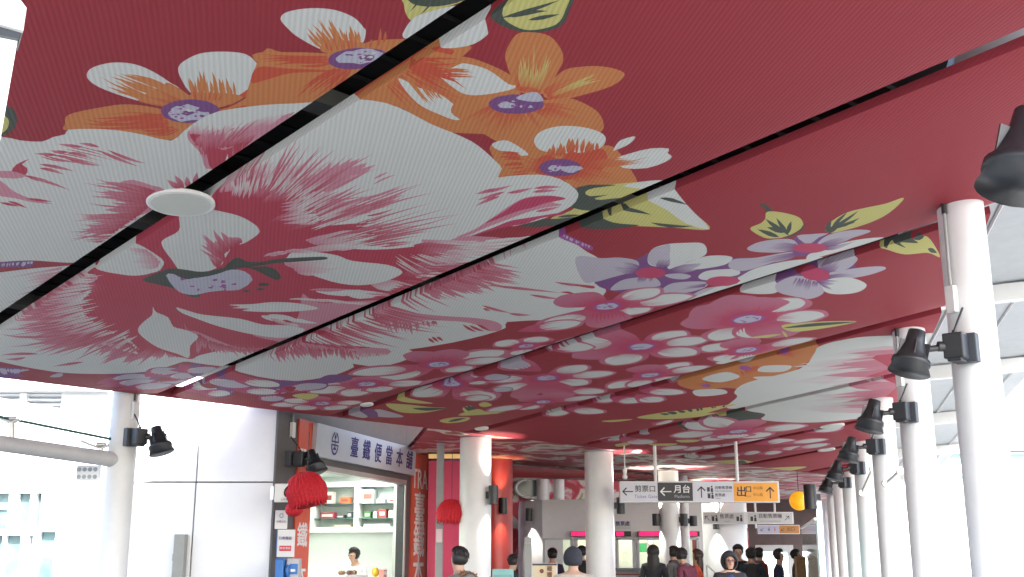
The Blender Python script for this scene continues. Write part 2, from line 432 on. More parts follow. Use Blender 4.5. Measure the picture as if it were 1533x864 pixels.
D4.fan(C_OR, '240 260 260 330 300 400', '80 240 100 340 140 420', 9, 4, C_OR, .4, 1, .08)
# big leaf
D4.poly(C_Y, '600 520 650 490 800 475 980 465 1140 463 1215 510 1300 600 1360 660 1448 757 1200 745 900 740 740 765 600 745 440 700 560 650 600 610')
D4.poly(C_W, '1000 467 1140 463 1215 510 1300 600 1360 660 1448 757 1300 720 1180 640 1080 600 980 560 1060 530 900 490', True, 2)
D4.poly(C_G, '560 600 612 488 760 474 860 480 720 495 660 520 690 550 815 545 720 565 760 580 900 578 780 640 700 660 590 630', True, 2)
D4.poly(C_G, '205 732 330 695 460 700 600 695 700 690 840 725 1000 735 740 768 500 757 330 750')
D4.spikes(C_G, '850 650 1080 670 1070 715 1350 735 1130 575 1310 605 740 660 830 690 480 690 640 688 900 600 860 650', 5)
# big bloom: white ground
G.poly(C_W, '-40 206 4 199 30 204 63 206 80 199 98 195 103 188 138 187 177 189 216 196 256 205 275 191 296 175 327 161 378 154 418 152 465 153 534 149 577 151 612 163 645 180 678 193 706 206 725 220 742 236 751 247 745 260 762 258 806 256 839 263 862 279 865 291 855 305 830 318 800 328 768 335 725 343 688 354 730 352 796 353 812 348 830 350 855 358 879 373 900 385 912 404 912 411 893 419 903 427 907 432 895 446 876 458 843 471 820 475 759 478 757 487 725 498 678 509 631 517 612 520 623 525 611 534 583 543 555 545 528 541 530 546 510 555 489 561 447 567 414 565 359 556 331 548 292 540 275 538 256 544 226 552 177 556 128 556 90 554 69 551 39 546 0 538 -40 530', True, 2)
# wedge between the two left petals
A2.poly(C_RED, '-160 610 0 598 130 590 260 590 400 605 560 628 700 640 690 672 560 650 480 648 300 650 150 662 0 678 -160 690')
A2.poly(C_PU, '-160 610 0 600 130 592 260 592 230 640 130 640 0 640 -160 650')
A2.fan(C_LI, '-20 610 260 595', '-20 640 230 635', 12, 3)
# halftone pink zones and crimson heart
G.poly(C_P, '282 203 286 188 320 190 362 186 400 178 437 168 437 172 400 200 317 253 300 225')
B1.poly(C_M, '20 330 60 400 150 500 200 640 420 480 520 360 400 420 280 470 200 420 120 340', True, 2)
B1.fan(C_P, '20 330 120 340 250 380 420 330 600 270', '40 230 160 240 420 240 650 190 800 180', 18, 8, C_W)
B1.fan(C_M, '60 420 200 460 420 430', '120 300 330 320 620 270', 14, 9, C_P)
G.poly(C_P, '318 292 345 268 370 256 400 266 432 276 446 300 452 318 470 334 500 344 520 354 480 366 420 350 340 320')
B1.fan(C_P, '380 700 520 680 700 760 860 790 1000 760', '560 560 760 560 1080 520 1300 500 1525 580', 46, 7, C_W, .35, 1.05, .06)
B1.fan(C_P, '700 830 860 800 1000 790', '1000 640 1250 520 1500 560', 18, 8, C_P, .4, 1.05, .05)
G.poly(C_M, '300 318 318 292 338 274 365 264 395 276 425 290 440 304 436 325 452 345 480 362 560 369 640 362 690 354 735 353 660 372 625 388 620 410 640 425 600 445 560 455 500 478 470 500 430 512 400 514 340 520 300 528 283 534 240 522 215 524 190 502 140 482 100 470 72 456 98 438 136 404 165 406 200 409 228 404 246 388 215 368 190 360 216 342 246 322 268 316')
# rays of the right-hand upper petal
B2.fan(C_P, '250 90 420 60 600 90 820 130', '300 -190 480 -160 760 -100 1050 -80', 22, 9, C_W, .5, 1.1)
B2.fan(C_M, '330 120 480 110 700 140 860 170', '420 -60 620 -40 860 -80 1000 -60', 16, 10, C_P, .5, 1.1)
B1.fan(C_P, '820 830 960 740 1060 680 1260 640', '900 660 1090 510 1270 510 1480 560', 18, 9, C_P, .6, 1.05)
B1.fan(C_M, '560 864 760 840 980 780', '760 740 1000 660 1260 600', 14, 8, C_P, .5, 1.05)
B2.fan(C_P, '700 260 840 240 860 320', '1200 90 1400 100 1525 180', 18, 9, C_P, .6, 1.15)
B2.fan(C_M, '620 300 700 290 760 380', '1150 150 1300 180 1500 200', 13, 9, C_P, .6, 1.1)
B2.fan(C_M, '700 380 740 420 800 470', '1400 280 1480 330 1525 360', 15, 9, C_M, .6, 1.08)
B2.fan(C_P, '900 430 960 460 1050 485', '1480 350 1450 400 1380 470', 12, 7, C_W, .7, 1.1)
B2.fan(C_P, '820 500 900 520', '1250 450 1350 470', 6, 5, C_W)
C1.fan(C_P, '0 300 0 480 0 560', '90 250 220 400 260 420', 6, 3, C_P)
C1.fan(C_M, '-60 690 0 700', '200 640 230 650', 4, 3, C_P)
C1.fan(C_M, '-20 500 -60 640', '250 405 60 620', 4, 3, C_P)
# furl of the right lobe
C1.poly(C_P, '520 722 640 670 760 590 860 520 960 470 1100 455 1215 478 1130 500 1190 520 1060 540 940 575 820 620 700 665 600 710')
C1.poly(C_PK, '700 635 820 560 920 490 1010 465 1130 460 1212 478 1090 505 1000 535 900 560')
C1.poly(C_PK, '640 705 760 660 860 620 980 600 1190 572 1190 588 1060 605 960 640 860 655 740 685 560 745')
C1.spikes(C_PK, '660 440 880 388 760 410 640 445 840 440 1010 405 830 430 650 485 800 460 640 525 1010 410 1190 402 1000 435 1160 425 1020 560 1180 530', 5, C_P)
C1.poly(C_RED, '520 745 700 695 830 660 900 655 1000 670 1120 668 1100 700 960 735 860 735 700 738 600 752')
# lower right petal, both sides of the seam
C1.fan(C_P, '380 760 520 750', '760 730 900 745', 5, 8, C_P)
C2.fan(C_P, '300 60 330 130 360 200 260 290', '860 70 800 110 760 160 600 210', 22, 9, C_W, .5, 1.05)
C2.fan(C_M, '250 90 280 160 260 220 160 300', '700 90 640 140 560 190 420 260', 18, 10, C_P, .5, 1.1)
C2.fan(C_P, '-40 330 60 320', '100 400 300 390', 8, 6, C_W)
C2.poly(C_P, '330 380 420 340 560 280 690 235 640 290 520 340 380 400')
C2.fan(C_M, '330 390 420 360 520 320 600 280 690 245', '440 470 580 420 720 410 900 320 950 260', 24, 6, C_P, .55, 1.1)
C2.spikes(C_M, '700 350 1190 400 980 410 1190 440 1140 330 1390 355 680 478 870 528 690 500 740 515 850 530 1000 540', 4, C_P)
C2.poly(C_M, '1180 395 1230 390 1280 410 1285 435 1240 450 1255 468 1180 445 1240 430 1255 412 1220 402', True, 2)
C2.poly(C_M, '1270 345 1390 355 1385 372 1300 358')
C2.poly(C_P, '-20 540 60 500 140 510 300 535 480 550 640 560 760 580 810 610 790 640 720 640 640 600 520 580 360 575 200 580 80 560')
C2.fan(C_M, '-20 540 100 560 240 580 400 580', '60 620 140 690 260 670 420 600', 18, 5, C_P, .5, 1.05)
C2.spikes(C_M, '560 600 650 650 600 605 700 645 650 600 740 645 340 690 385 720 365 680 410 715 395 680 440 705', 4)
# heart below the seam
B3.poly(C_P, '900 60 1150 40 1525 90 1525 190 1300 250 1100 330 960 380 820 470 640 540 420 530 250 500 120 420 0 360 0 280 160 300 500 400 800 300 860 200')
B3.poly(C_M, '0 260 200 290 380 360 560 420 700 470 560 510 380 490 200 420 80 370 0 350')
B3.poly(C_M, '880 60 1060 60 1525 120 1525 150 1240 140 1010 150')
B3.fan(C_M, '80 380 160 430 260 470 400 510 560 520', '40 560 150 540 330 540 430 560 600 560', 24, 7, C_P, .5, 1.05)
B3.fan(C_W, '960 60 1180 70 1260 110', '1500 60 1525 110 1525 140', 9, 5, C_W)
B3.fan(C_W, '560 250 700 240 860 300', '800 290 900 310 1060 330', 8, 6, C_W)
B3.poly(C_P, '640 540 760 490 860 450 980 400 1100 380 1140 420 1260 480 1525 500 1525 545 1300 560 1240 520 1060 520 900 540 780 500 700 560', True, 2)
B3.poly(C_M, '820 460 1020 400 1110 400 1220 470 1400 490 1160 500 1000 480')
B3.fan(C_M, '660 550 760 510 860 500 1000 500 1150 500 1280 520', '690 610 800 610 930 580 1040 610 1160 590 1330 600', 24, 6, C_P, .5, 1.05)
B3.fan(C_P, '1260 520 1400 530 1525 530', '1280 600 1380 580 1525 570', 10, 5, C_W)
B3.poly(C_W, '880 455 980 420 1100 425 1230 475 1060 470')
# left and lower petal rays
A3.fan(C_P, '760 -40 520 60 480 140 520 200 700 320 860 420', '440 10 260 110 60 190 20 300 0 400 120 500', 60, 10, C_W, .5, 1.05)
A3.fan(C_M, '820 20 700 110 640 180 760 300 880 400', '600 40 280 170 120 270 160 400 320 520', 44, 9, C_P, .5, 1.05)
A3.fan(C_M, '900 360 960 440 1080 520 1200 510 1380 540', '560 560 780 610 900 620 1130 580 1370 575', 34, 7, C_P, .5, 1.05)
A3.spikes(C_M, '640 600 400 635 300 540 0 552 200 565 40 580 760 440 350 555 500 390 0 405 420 260 140 275 520 310 130 340', 4, C_P)
A3.poly(C_M, '1320 520 1430 568 1340 560 1230 505 1180 490', True, 2)
# petal on the near side of the first seam
A1.spikes(C_M, '740 500 1060 632 640 480 440 455 820 500 1115 607 760 480 600 450 440 540 650 622 440 540 265 528 520 520 690 552 520 515 380 505 500 560 770 622 300 610 570 665 300 640 490 690 160 690 540 812 200 700 390 745', 5, C_P)
A1.poly(C_M, '90 665 130 610 230 568 170 610 210 640 200 690 120 690', True, 2)
A1.poly(C_P, '-60 670 90 662 200 700 120 720 0 712 -60 712', True, 2)
A2.poly(C_P, '-160 -90 0 -30 110 55 250 115 400 150 260 140 120 110 0 92 -160 70')
A2.spikes(C_M, '60 130 210 185 0 140 150 170 200 110 400 135', 4)
A2.poly(C_P, '1250 60 1160 20 1010 -30 900 0 1000 60 900 70 1010 130 1080 190 960 180 1050 270 1200 190', True, 2)
A2.fan(C_M, '1180 60 1150 130 1130 200 1060 260 960 330 860 400', '760 -30 730 60 760 150 640 260 640 320 560 400', 40, 6, C_P, .5, 1.1)
A2.fan(C_P, '480 650 460 720 360 780', '0 720 80 760 240 780', 12, 4, C_W)
A1.spikes(C_M, '1380 830 1270 740 1400 830 1330 705 1440 830 1420 720 1480 820 1500 690', 9, C_P)
A1.fan(C_M, '300 560 420 520 620 470', '760 640 960 640 1100 600', 9, 2.2, C_P, .4, .9, .05)
A2.fan(C_M, '940 350 860 420 780 470', '520 300 520 400 600 460', 14, 2.0, C_P, .4, 1.0, .03)
A3.fan(C_M, '520 120 480 200 560 330 740 430', '130 150 40 250 60 420 330 560', 40, 2.6, C_P, .6, 1.2, .04)
A3.fan(C_W, '700 60 620 140 640 230 760 330', '360 90 240 190 260 300 420 430', 26, 4.5, C_P, .4, 1.0, .04)
A3.fan(C_W, '860 470 960 520 1060 545', '700 440 840 440 960 450', 10, 4, C_P, .5, 1, .05)
B2.fan(C_W, '1050 60 960 160 1020 300', '700 120 640 230 720 330', 14, 6, C_P, .5, 1.0, .03)
B2.fan(C_W, '560 -60 460 0 340 30', '520 120 420 130 330 110', 12, 5, C_P, .4, 1.0, .05)
B1.fan(C_W, '640 600 780 700 900 720', '560 760 680 820 820 820', 12, 6, C_P, .4, 1, .05)
C2.fan(C_W, '760 110 700 160 560 230', '360 120 340 170 300 240', 16, 4.5, C_P, .4, 1.0, .03)
C2.fan(C_M, '560 300 640 270', '860 380 960 300', 10, 2.4, C_P, .5, 1.1, .04)
B3.fan(C_W, '760 120 1000 120 1300 170', '1100 140 1300 160 1525 190', 12, 3.4, C_P, .4, 1, .04)
B3.fan(C_W, '700 280 860 330 760 400', '560 250 640 290 560 360', 10, 3.5, C_P, .5, 1, .05)
feather('345 290 400 285 440 310 460 345', '330 165 480 160 650 190 745 255', 60, (-.02, .15), (.25, .68), 3.2, C_M, C_P)
feather('345 290 400 285 440 310 460 345', '330 165 480 160 650 190 745 255', 34, (.0, .12), (.2, .45), 3.2, C_W, C_P)
feather('470 352 500 360 560 366', '745 262 800 300 690 350', 26, (0, .2), (.3, .7), 2.6, C_M, C_P)
feather('560 372 640 372 690 360', '640 430 740 400 830 352', 20, (.0, .3), (.5, 1.0), 3, C_W, C_P)
feather('560 430 600 410 640 390', '700 505 860 460 905 400', 40, (.0, .2), (.25, .55), 3, C_M, C_P)
feather('440 500 500 480 560 455', '560 545 640 515 740 485', 40, (.0, .2), (.4, .85), 2.6, C_M, C_P)
feather('310 500 380 505 450 500', '330 545 430 562 520 545', 36, (.1, .3), (.4, .7), 2.6, C_M, C_P)
feather('140 410 120 440 140 475 200 505 250 520', '10 430 -20 470 10 520 110 552 230 552', 70, (-.1, .2), (.35, .85), 2.8, C_M, C_P)
feather('140 410 120 440 140 475 200 505', '10 430 -20 470 10 520 110 552', 40, (-.15, .05), (.2, .5), 3.0, C_W, C_P)
feather('230 285 220 320 180 345', '60 230 30 320 30 370', 40, (-.05, .15), (.25, .6), 2.4, C_M, C_P)
feather('300 240 320 225 350 210', '290 190 330 168 420 160', 16, (.0, .2), (.4, .9), 3, C_M, C_P)
# pistil
A2.poly(C_W, '700 645 930 505 1080 560 1230 590 1220 660 1120 690 1000 698 820 690', True, 3)
A2.fan(C_P, '1200 640 1220 600 1180 560 1120 520', '1060 650 980 610 950 560 940 510', 12, 6, C_W, .5, 1.05)
B2.poly(C_W, '-30 225 -60 270 -62 370 -180 440 -185 490 -110 590 -50 665 60 690 180 662 260 622 290 570 350 480 440 452 540 385 547 345 500 300 400 250 270 222 120 205')
B2.fan(C_M, '300 600 280 540 350 490 420 450', '90 500 130 350 250 350 340 375', 16, 8, C_P, .5, 1.05)
B2.fan(C_M, '240 650 270 600', '150 560 190 520', 7, 5, C_P)
G.poly(C_W, '229 455 234 463 252 471 260 485 278 490 297 500 285 514 283 532 266 526 236 516 212 499 207 488 216 477 228 467', True, 3)
G.poly(C_W, '343 452 378 451 408 448 447 450 477 458 447 462 402 463 363 461 374 458 347 457 360 455', True, 3)
G.poly(C_W, '264 456 282 461 305 467 359 473 394 482 430 484 457 493 430 505 378 497 329 485 292 472 272 464', True, 3)
G.poly(C_W, '426 389 441 371 477 373 506 378 528 386 580 392 602 402 595 410 571 419 536 423 496 417 443 398', True, 3)
B2.fan(C_P, '740 610 800 640 840 680', '1100 560 1210 640 1100 700', 11, 6, C_W, .6, 1.05)
B2.fan(C_P, '560 560 700 530 820 510', '700 510 900 505 1100 540', 8, 5, C_W)
A2.poly(C_G, '1085 738 1180 690 1290 650 1400 655 1540 672 1700 640 1800 570 1860 590 1800 650 1700 690 1500 760 1525 860 1440 860 1320 800 1200 770', True, 3)
B2.poly(C_G, '280 645 350 575 400 565 450 592 560 598 700 572 1030 557 1065 570 1030 582 700 605 580 622 470 640 600 630 680 660 715 715 680 735 600 700 520 660 440 640 340 655', True, 2)
B2.ell(C_G, 580, 770, 46, 14, 10, .2); B2.ell(C_G, 560, 805, 30, 10, 8, .2); B2.ell(C_G, 450, 820, 26, 9, 8, .2)
B2.poly(C_LI, '-160 700 -100 690 -20 730 60 720 170 705 260 680 340 655 440 670 500 735 400 810 280 815 150 830 60 850 -30 838 -90 800', True, 2)
for _ in range(26):
    B2.ell(C_PUM if random.random() < .6 else C_L, random.uniform(-80, 430), random.uniform(715, 810), random.uniform(9, 26), random.uniform(5, 10), 6, .4)
# purple edge fleck on the petal
C2.poly(C_PUM, '1120 38 1160 30 1260 60 1380 105 1370 128 1260 90 1190 70')
C2.fan(C_L, '1190 45 1370 100', '1200 62 1365 122', 9, 3)

# mauve flowers
E1.poly(C_PU, '50 535 150 470 200 400 130 340 380 350 480 290 520 330 640 300 900 330 1160 335 1340 330 1500 370 1490 400 1240 470 1210 520 960 560 860 640 560 680 420 640 180 600', True, 2)
E1.poly(C_L, '-100 330 110 335 250 330 380 350 412 390 370 440 200 490 60 527 -40 520')
E1.fan(C_PU, '420 400 400 440 380 450', '230 350 160 400 190 450', 9, 5, C_L)
E1.poly(C_W, '480 340 520 260 640 220 800 210 920 213 960 265 930 320 760 380 640 405 510 395')
E1.poly(C_L, '480 340 520 262 600 235 660 222 660 300 640 400 520 392', True, 3)
E1.fan(C_PU, '560 405 640 405', '540 340 700 330', 8, 5, C_L)
E1.poly(C_W, '640 405 800 370 950 320 1100 314 1168 335 1100 390 900 425 720 440')
E1.fan(C_PU, '640 430 680 445', '960 360 900 420', 9, 5, C_L)
E1.poly(C_L, '180 592 260 520 400 492 540 495 582 560 420 575 300 590')
E1.fan(C_PU, '400 490 540 490', '380 540 500 540', 6, 4, C_L)
E1.poly(C_L, '620 472 740 458 832 480 780 507 680 500')
E1.ell(C_PK, 505, 456, 122, 44, 20, .05)
E1.poly(C_W, '890 490 950 442 1100 425 1210 428 1222 470 1130 492 960 516')
E1.poly(C_L, '600 592 680 540 850 525 960 535 942 580 800 620 640 632')
E1.fan(C_PU, '960 545 940 575', '700 570 700 610', 6, 4, C_L)
E1.poly(C_L, '830 660 940 590 1080 575 1090 600 960 650')
E2.poly(C_L, '130 490 160 440 300 430 480 398 545 398 440 450 230 515')
E2.poly(C_W, '180 565 300 500 500 455 640 448 720 440 700 480 420 570 200 640 0 690 -130 720 60 620')
E2.fan(C_PU, '540 400 560 420', '260 450 300 480', 7, 5, C_L)
E1.ell(C_PK, 1090, 530, 140, 46, 20, .06)
E2.poly(C_PU, '520 360 560 290 640 300 760 290 800 330 700 380 640 420 560 420')
E2.poly(C_L, '245 370 320 330 450 310 540 318 565 370 450 396 300 392')
E2.fan(C_PU, '560 340 560 380', '380 330 350 385', 7, 4, C_L)
E2.poly(C_L, '560 290 640 280 760 274 700 300 640 345 600 330', True, 2)
E2.poly(C_L, '690 345 760 285 900 255 1000 254 1022 270 900 310 780 342')
E2.fan(C_PU, '700 350 730 360', '880 285 960 290', 6, 4, C_L)
E2.poly(C_W, '720 395 850 340 1000 315 1115 320 1000 362 850 402 700 440 625 452 640 410')
E2.fan(C_PU, '720 370 740 385', '960 320 900 370', 6, 4, C_L)
E2.ell(C_PK, 642, 370, 112, 32, 18, .06)
E2.poly(C_W, '190 660 300 610 430 570 440 650 330 668')
E2.poly(C_PU, '412 565 470 540 600 550 640 480 760 440 880 440 940 500 900 560 760 600 640 620 520 620 440 610', True, 2)
E2.poly(C_L, '660 490 760 440 860 420 942 442 935 468 870 510 760 520')
E2.fan(C_PU, '700 520 760 530', '780 440 900 470', 7, 4, C_L)
E2.poly(C_L, '760 535 940 500 1090 486 1120 505 1000 545 860 562')
E2.fan(C_PU, '740 545 760 560', '960 520 960 545', 5, 4, C_L)
E2.poly(C_W, '712 615 760 570 900 558 1002 600 960 645 860 663 760 656')
E2.fan(C_PU, '700 580 720 610', '860 580 780 640', 6, 4, C_L)
E2.poly(C_L, '430 610 560 560 680 580 732 650 650 692 560 680 450 655')
E2.fan(C_PU, '560 570 640 575 700 590', '500 660 600 670 690 640', 9, 4, C_L)
E2.ell(C_PK, 682, 546, 92, 34, 16, .08)
E2.poly(C_G, '320 92 350 85 390 110 400 140 370 140 350 110')
E2.poly(C_Y, '264 245 330 210 360 180 370 138 450 138 560 165 597 200 590 240 500 292 420 306 350 300')
E2.poly(C_G, '470 300 560 270 605 215 600 245 540 292')
E2.spikes(C_G, '510 290 430 175 490 270 360 180 480 270 370 235 450 298 310 248 500 280 525 195', 7)
E2.poly(C_Y, '738 235 790 190 880 140 1000 110 1120 85 1240 48 1150 140 1040 200 900 246 770 272')
E2.poly(C_G, '735 240 780 188 775 235 830 200 820 240 770 274', True, 2)
E2.spikes(C_G, '780 240 950 130 790 240 960 175 800 245 930 205 780 235 880 140', 5)
E2.poly(C_Y, '1075 378 1130 340 1250 345 1330 320 1385 308 1430 350 1467 427 1390 400 1250 412 1140 392')
E2.poly(C_G, '1100 350 1220 310 1290 290 1280 320 1330 345 1220 350 1250 375 1160 355 1130 385')
E2.spikes(C_G, '1390 375 1450 400 1370 310 1300 330', 7)

# pink flowers with white-tipped petals
def petal(c, tip, wid, white=True, body=C_PK2, comb=9, start=.40):
    c = np.array(c); t = np.array(tip); d = t - c; L_ = np.linalg.norm(d); d = d / L_; nn = np.array((-d[1], d[0]))
    prof = ((.05, .10), (.25, .55), (.5, .95), (.72, 1.0), (.9, .66), (1.0, .16))
    wob = [random.uniform(.9, 1.12) for _ in prof]
    left = [c + d * L_ * f * 1.03 + nn * wid * w * .56 * k for (f, w), k in zip(prof, wob)]; right = [c + d * L_ * f * 1.03 - nn * wid * w * .56 * k for (f, w), k in zip(prof, wob[::-1])]
    SHAPES.append((spline([tuple(p) for p in left + right[::-1]], 3), C_PK, body, tuple(c), tuple(t)))
    if white:
        prof = ((start, .35), (start + .12, .75), (.7, .86), (.88, .6), (.98, .12))
        left = [c + d * L_ * f + nn * wid * w * .5 for f, w in prof]; right = [c + d * L_ * f - nn * wid * w * .5 for f, w in prof]
        SHAPES.append((spline([tuple(p) for p in left + right[::-1]], 3), C_W, C_W, None, None))
    for i in range(comb):
        f = (i + .5) / comb - .5
        b = c + d * L_ * (start - .05) * random.uniform(.7, 1) + nn * wid * f * .7
        q = c + d * L_ * (start + random.uniform(.10, .34)) + nn * wid * f * .85
        w = wid / comb * .30
        SHAPES.append(([tuple(b + nn * w), tuple(q), tuple(b - nn * w)], C_PK, C_PK if not white else C_PK2, tuple(b), tuple(q)))
def bloom(view, cx, cy, tips, cr=.13, wid=.5, centre=C_LI):
    c = uvp(*view.p(cx, cy)); q = tips.split(); qs = []
    flecks = [(c[0] + random.uniform(-.8, .8) * cr * .7, c[1] + random.uniform(-.8, .8) * cr * .7) for _ in range(7)]
    for t in q:
        pink = t.endswith('p'); x, y = (float(a) for a in t.rstrip('p').split(','))
        qs.append((uvp(*view.p(x, y)), pink))
    for t, pink in qs: petal(c, t, wid * random.uniform(.68, .86), not pink)
    k = 14
    cr *= .8
    for rr, col in ((cr * 2.1, C_PK), (cr * 1.3, C_PUM), (cr, centre)):
        SHAPES.append(([(c[0] + rr * math.cos(2 * math.pi * i / k) * random.uniform(.9, 1.1), c[1] + rr * math.sin(2 * math.pi * i / k) * random.uniform(.9, 1.1)) for i in range(k)], col, col, None, None))
    for fx, fy in flecks: SHAPES.append(([(fx, fy + .022), (fx + .028, fy), (fx, fy - .02), (fx - .03, fy + .004)], C_PUM, C_PUM, None, None))
def oval(view, x0, y0, x1, y1, wid, col=C_W, halo=C_PK2, comb=5):
    a = np.array(uvp(*view.p(x0, y0))); b = np.array(uvp(*view.p(x1, y1)))
    c = a - (b - a) * .75
    petal(tuple(c), tuple(b), wid, True, halo, comb)
    if col is not C_W: SHAPES.append((spline([tuple(a + (b - a) * f + np.array((-(b - a)[1], (b - a)[0])) / np.linalg.norm(b - a) * wid * w) for f, w in ((0, .1), (.3, .42), (.7, .42), (1, .05), (.7, -.42), (.3, -.42))], 3), col, col, None, None))
bloom(E3, 885, 105, '475,245 1140,150 1430,48 1210,-10 600,40p 900,250p', .15, .62)
bloom(E3, 370, 362, '188,330 545,400 470,300 240,440p 330,430', .11, .45)
bloom(E4, 1095, 265, '1510,178 1525,240 1285,315 730,365 540,328 930,185p 1190,170p', .16, .62)
bloom(E4, 635, 390, '205,400 275,445 520,470 755,440 1005,390 560,350p 720,350p', .15, .6)
bloom(E4, 350, 515, '30,525 110,490 190,555 600,515 480,560 300,470p', .13, .5)
bloom(E4, 1170, 400, '945,480 1425,495 1385,360 1000,380p 1250,350p', .16, .66)
bloom(E3, 500, 562, '100,575 160,650 750,605 928,530 745,480 330,690p 620,690p', .17, .62)
oval(E3, 360, 500, 205, 470, .45, C_L)
bloom(E3, 1100, 362, '1370,262 1525,315 1440,415 935,480 680,430p 800,280p 580,345', .18, .7)
bloom(E2, 250, 822, '740,802 575,688 150,690p 330,690p -60,760p -160,850p 50,960 330,940 500,930p', .2, .75)
bloom(E3, 1155, 545, '1395,462 905,632 1530,495 1130,480p 1300,600 1060,630', .15, .6)
bloom(F2, 735, 200, '985,160 575,185 640,245 760,250 880,215p 700,160p', .17, .62)
bloom(E3, 480, 715, '340,765 825,688 130,775 600,660p 380,680p', .13, .55)
for q in ('800,715 940,705', '985,705 1110,715', '1130,690 1215,715', '1180,650 1370,660', '490,800 640,790', '700,770 860,785', '0,690 145,690', '700,640 860,660', '580,380 800,370', '480,240 720,205'):
    a, b = q.split(); x0, y0 = map(float, a.split(',')); x1, y1 = map(float, b.split(','))
    oval(E3, x0, y0, x1, y1, .42)
for q in ('1400,360 1540,340', '1450,430 1560,420', '60,390 190,385', '20,440 120,430', '150,430 250,415', '10,470 60,500'):
    a, b = q.split(); x0, y0 = map(float, a.split(',')); x1, y1 = map(float, b.split(','))
    oval(E4, x0, y0, x1, y1, .35, C_L, C_PU)
E4.poly(C_Y, '755 530 900 525 1050 540 1140 545 1000 575 850 572'); E4.poly(C_G, '930 545 1140 545 1020 562')
E4.poly(C_Y, '810 480 900 490 1060 515 920 515 830 505'); E4.poly(C_Y, '1245 545 1300 530 1330 565 1480 578 1340 585 1270 575')
E4.spikes(C_G, '1250 535 1330 580 1270 530 1350 565', 5)
E4.poly(C_Y, '1098 625 1180 605 1290 605 1260 630 1150 642'); E4.spikes(C_G, '1150 632 1270 608', 4)
E4.poly(C_Y, '160 465 230 450 330 460 260 490'); E4.poly(C_L, '700 560 780 570 870 600 760 605 640 590')
E4.poly(C_PU, '560 590 640 560 700 575 690 610'); E4.poly(C_L, '480 590 560 570 640 600 600 610')
E3.poly(C_Y, '-60 800 60 760 130 780 240 775 120 795'); E3.poly(C_Y, '70 730 110 715 155 735 100 748')
V5 = View(820, 200, 2.4)
V5.poly(C_Y, '840 680 930 670 1030 665 1110 668 1000 690 880 703'); V5.poly(C_G, '845 690 960 672 1110 668 980 682')
V5.spikes(C_Y, '840 712 715 725 860 725 840 700', 4)
# lower left: mauve flowers by the edge
A3.poly(C_PU, '-120 640 60 640 200 655 300 680 240 705 60 720 -120 715'); A3.fan(C_L, '0 650 240 660', '40 700 200 700', 10, 6)
A3.poly(C_RED, '150 680 290 660 440 690 330 715 180 705'); A3.poly(C_L, '430 690 480 690 460 715 380 715')
A3.poly(C_PU, '860 705 1100 680 1400 630 1525 625 1525 700 1330 745 1180 780 1000 790')
for q in ('900,740 1140,700', '940,770 1200,745', '1200,690 1330,650', '1240,770 1500,720', '1340,730 1520,690', '1450,650 1560,690', '1060,800 1300,780', '1500,790 1750,760', '1560,830 1780,820'):
    a, b = q.split(); x0, y0 = map(float, a.split(',')); x1, y1 = map(float, b.split(','))
    oval(A3, x0, y0, x1, y1, .38, C_L, C_PU)
A3.poly(C_RED, '1180 745 1240 720 1310 735 1230 752')
B3.poly(C_PU, '0 690 60 620 160 650 330 690 480 720 700 745 950 745 1080 700 1250 710 1200 750 860 790 400 830 200 800'); 
for q in ('20,670 240,680', '200,760 480,790', '480,750 700,790', '60,820 220,800', '480,820 700,840', '180,840 330,850', '820,810 1050,770'):
    a, b = q.split(); x0, y0 = map(float, a.split(',')); x1, y1 = map(float, b.split(','))
    oval(B3, x0, y0, x1, y1, .42, C_W if random.random() < .5 else C_L, C_PU)
B3.poly(C_RED, '100 790 180 780 240 800 160 812'); B3.poly(C_RED, '740 800 800 790 830 800 790 830'); B3.poly(C_M, '280 690 380 700 460 720 420 745 300 730')

# second bloom further along
F2.poly(C_O, '480 330 520 300 600 280 680 250 760 225 840 205 900 190 1000 188 990 220 930 265 860 300 760 320 730 345 650 340 560 350')
F2.fan(C_OR, '600 320 680 290 760 270', '520 330 640 350 840 260', 12, 6, C_O)
F2.fan(C_OR, '840 225 900 215', '960 200 920 250', 6, 5, C_O)
F2.poly(C_W, '620 250 700 235 770 225 750 250 680 262'); F2.poly(C_W, '800 260 900 258 870 280 780 280'); F2.poly(C_W, '570 310 660 285 710 300 640 320'); F2.poly(C_W, '760 300 850 298 800 312')
F2.ell(C_PUM, 730, 270, 22, 7, 10); F2.ell(C_PUM, 585, 332, 18, 6, 10); F2.ell(C_PUM, 870, 216, 22, 7, 10)
F2.poly(C_W, '540 350 640 345 660 362 560 372')
F2.poly(C_W, '985 215 1010 190 1150 157 1300 145 1440 135 1560 130 1560 480 1400 440 1300 400 1260 440 1100 462 970 470 860 467 790 458 800 440 700 425 660 412 700 375 690 355 740 320 930 270')
F2.fan(C_P, '1440 200 1400 260 1420 330 1380 400', '1000 215 820 290 900 380 900 420', 46, 10, C_W, .4, 1.02, .04)
F2.fan(C_M, '1480 210 1440 270 1440 330 1400 390', '1100 205 960 270 1040 340 1060 420', 36, 11, C_P, .4, 1.0, .04)
F2.poly(C_M, '1200 230 1260 215 1440 225 1440 330 1320 390 1240 380 1300 330 1180 300 1270 270', True, 2)
F2.poly(C_W, '1010 190 1150 160 1430 150 1300 170 1130 185 1050 200')
F1.poly(C_Y, '230 92 400 62 560 45 700 28 860 10 700 60 620 95 470 105 300 105'); F1.fan(C_G, '420 75 800 25', '300 70 840 5', 9, 4)
F1.poly(C_G, '660 92 800 62 1040 72 960 110 760 115'); F1.poly(C_Y, '560 92 700 70 800 90 640 102')
bloom(F1, 875, 185, '450,212 545,140 690,105 1305,150 1040,222 660,245 960,110p 820,230', .2, .85)
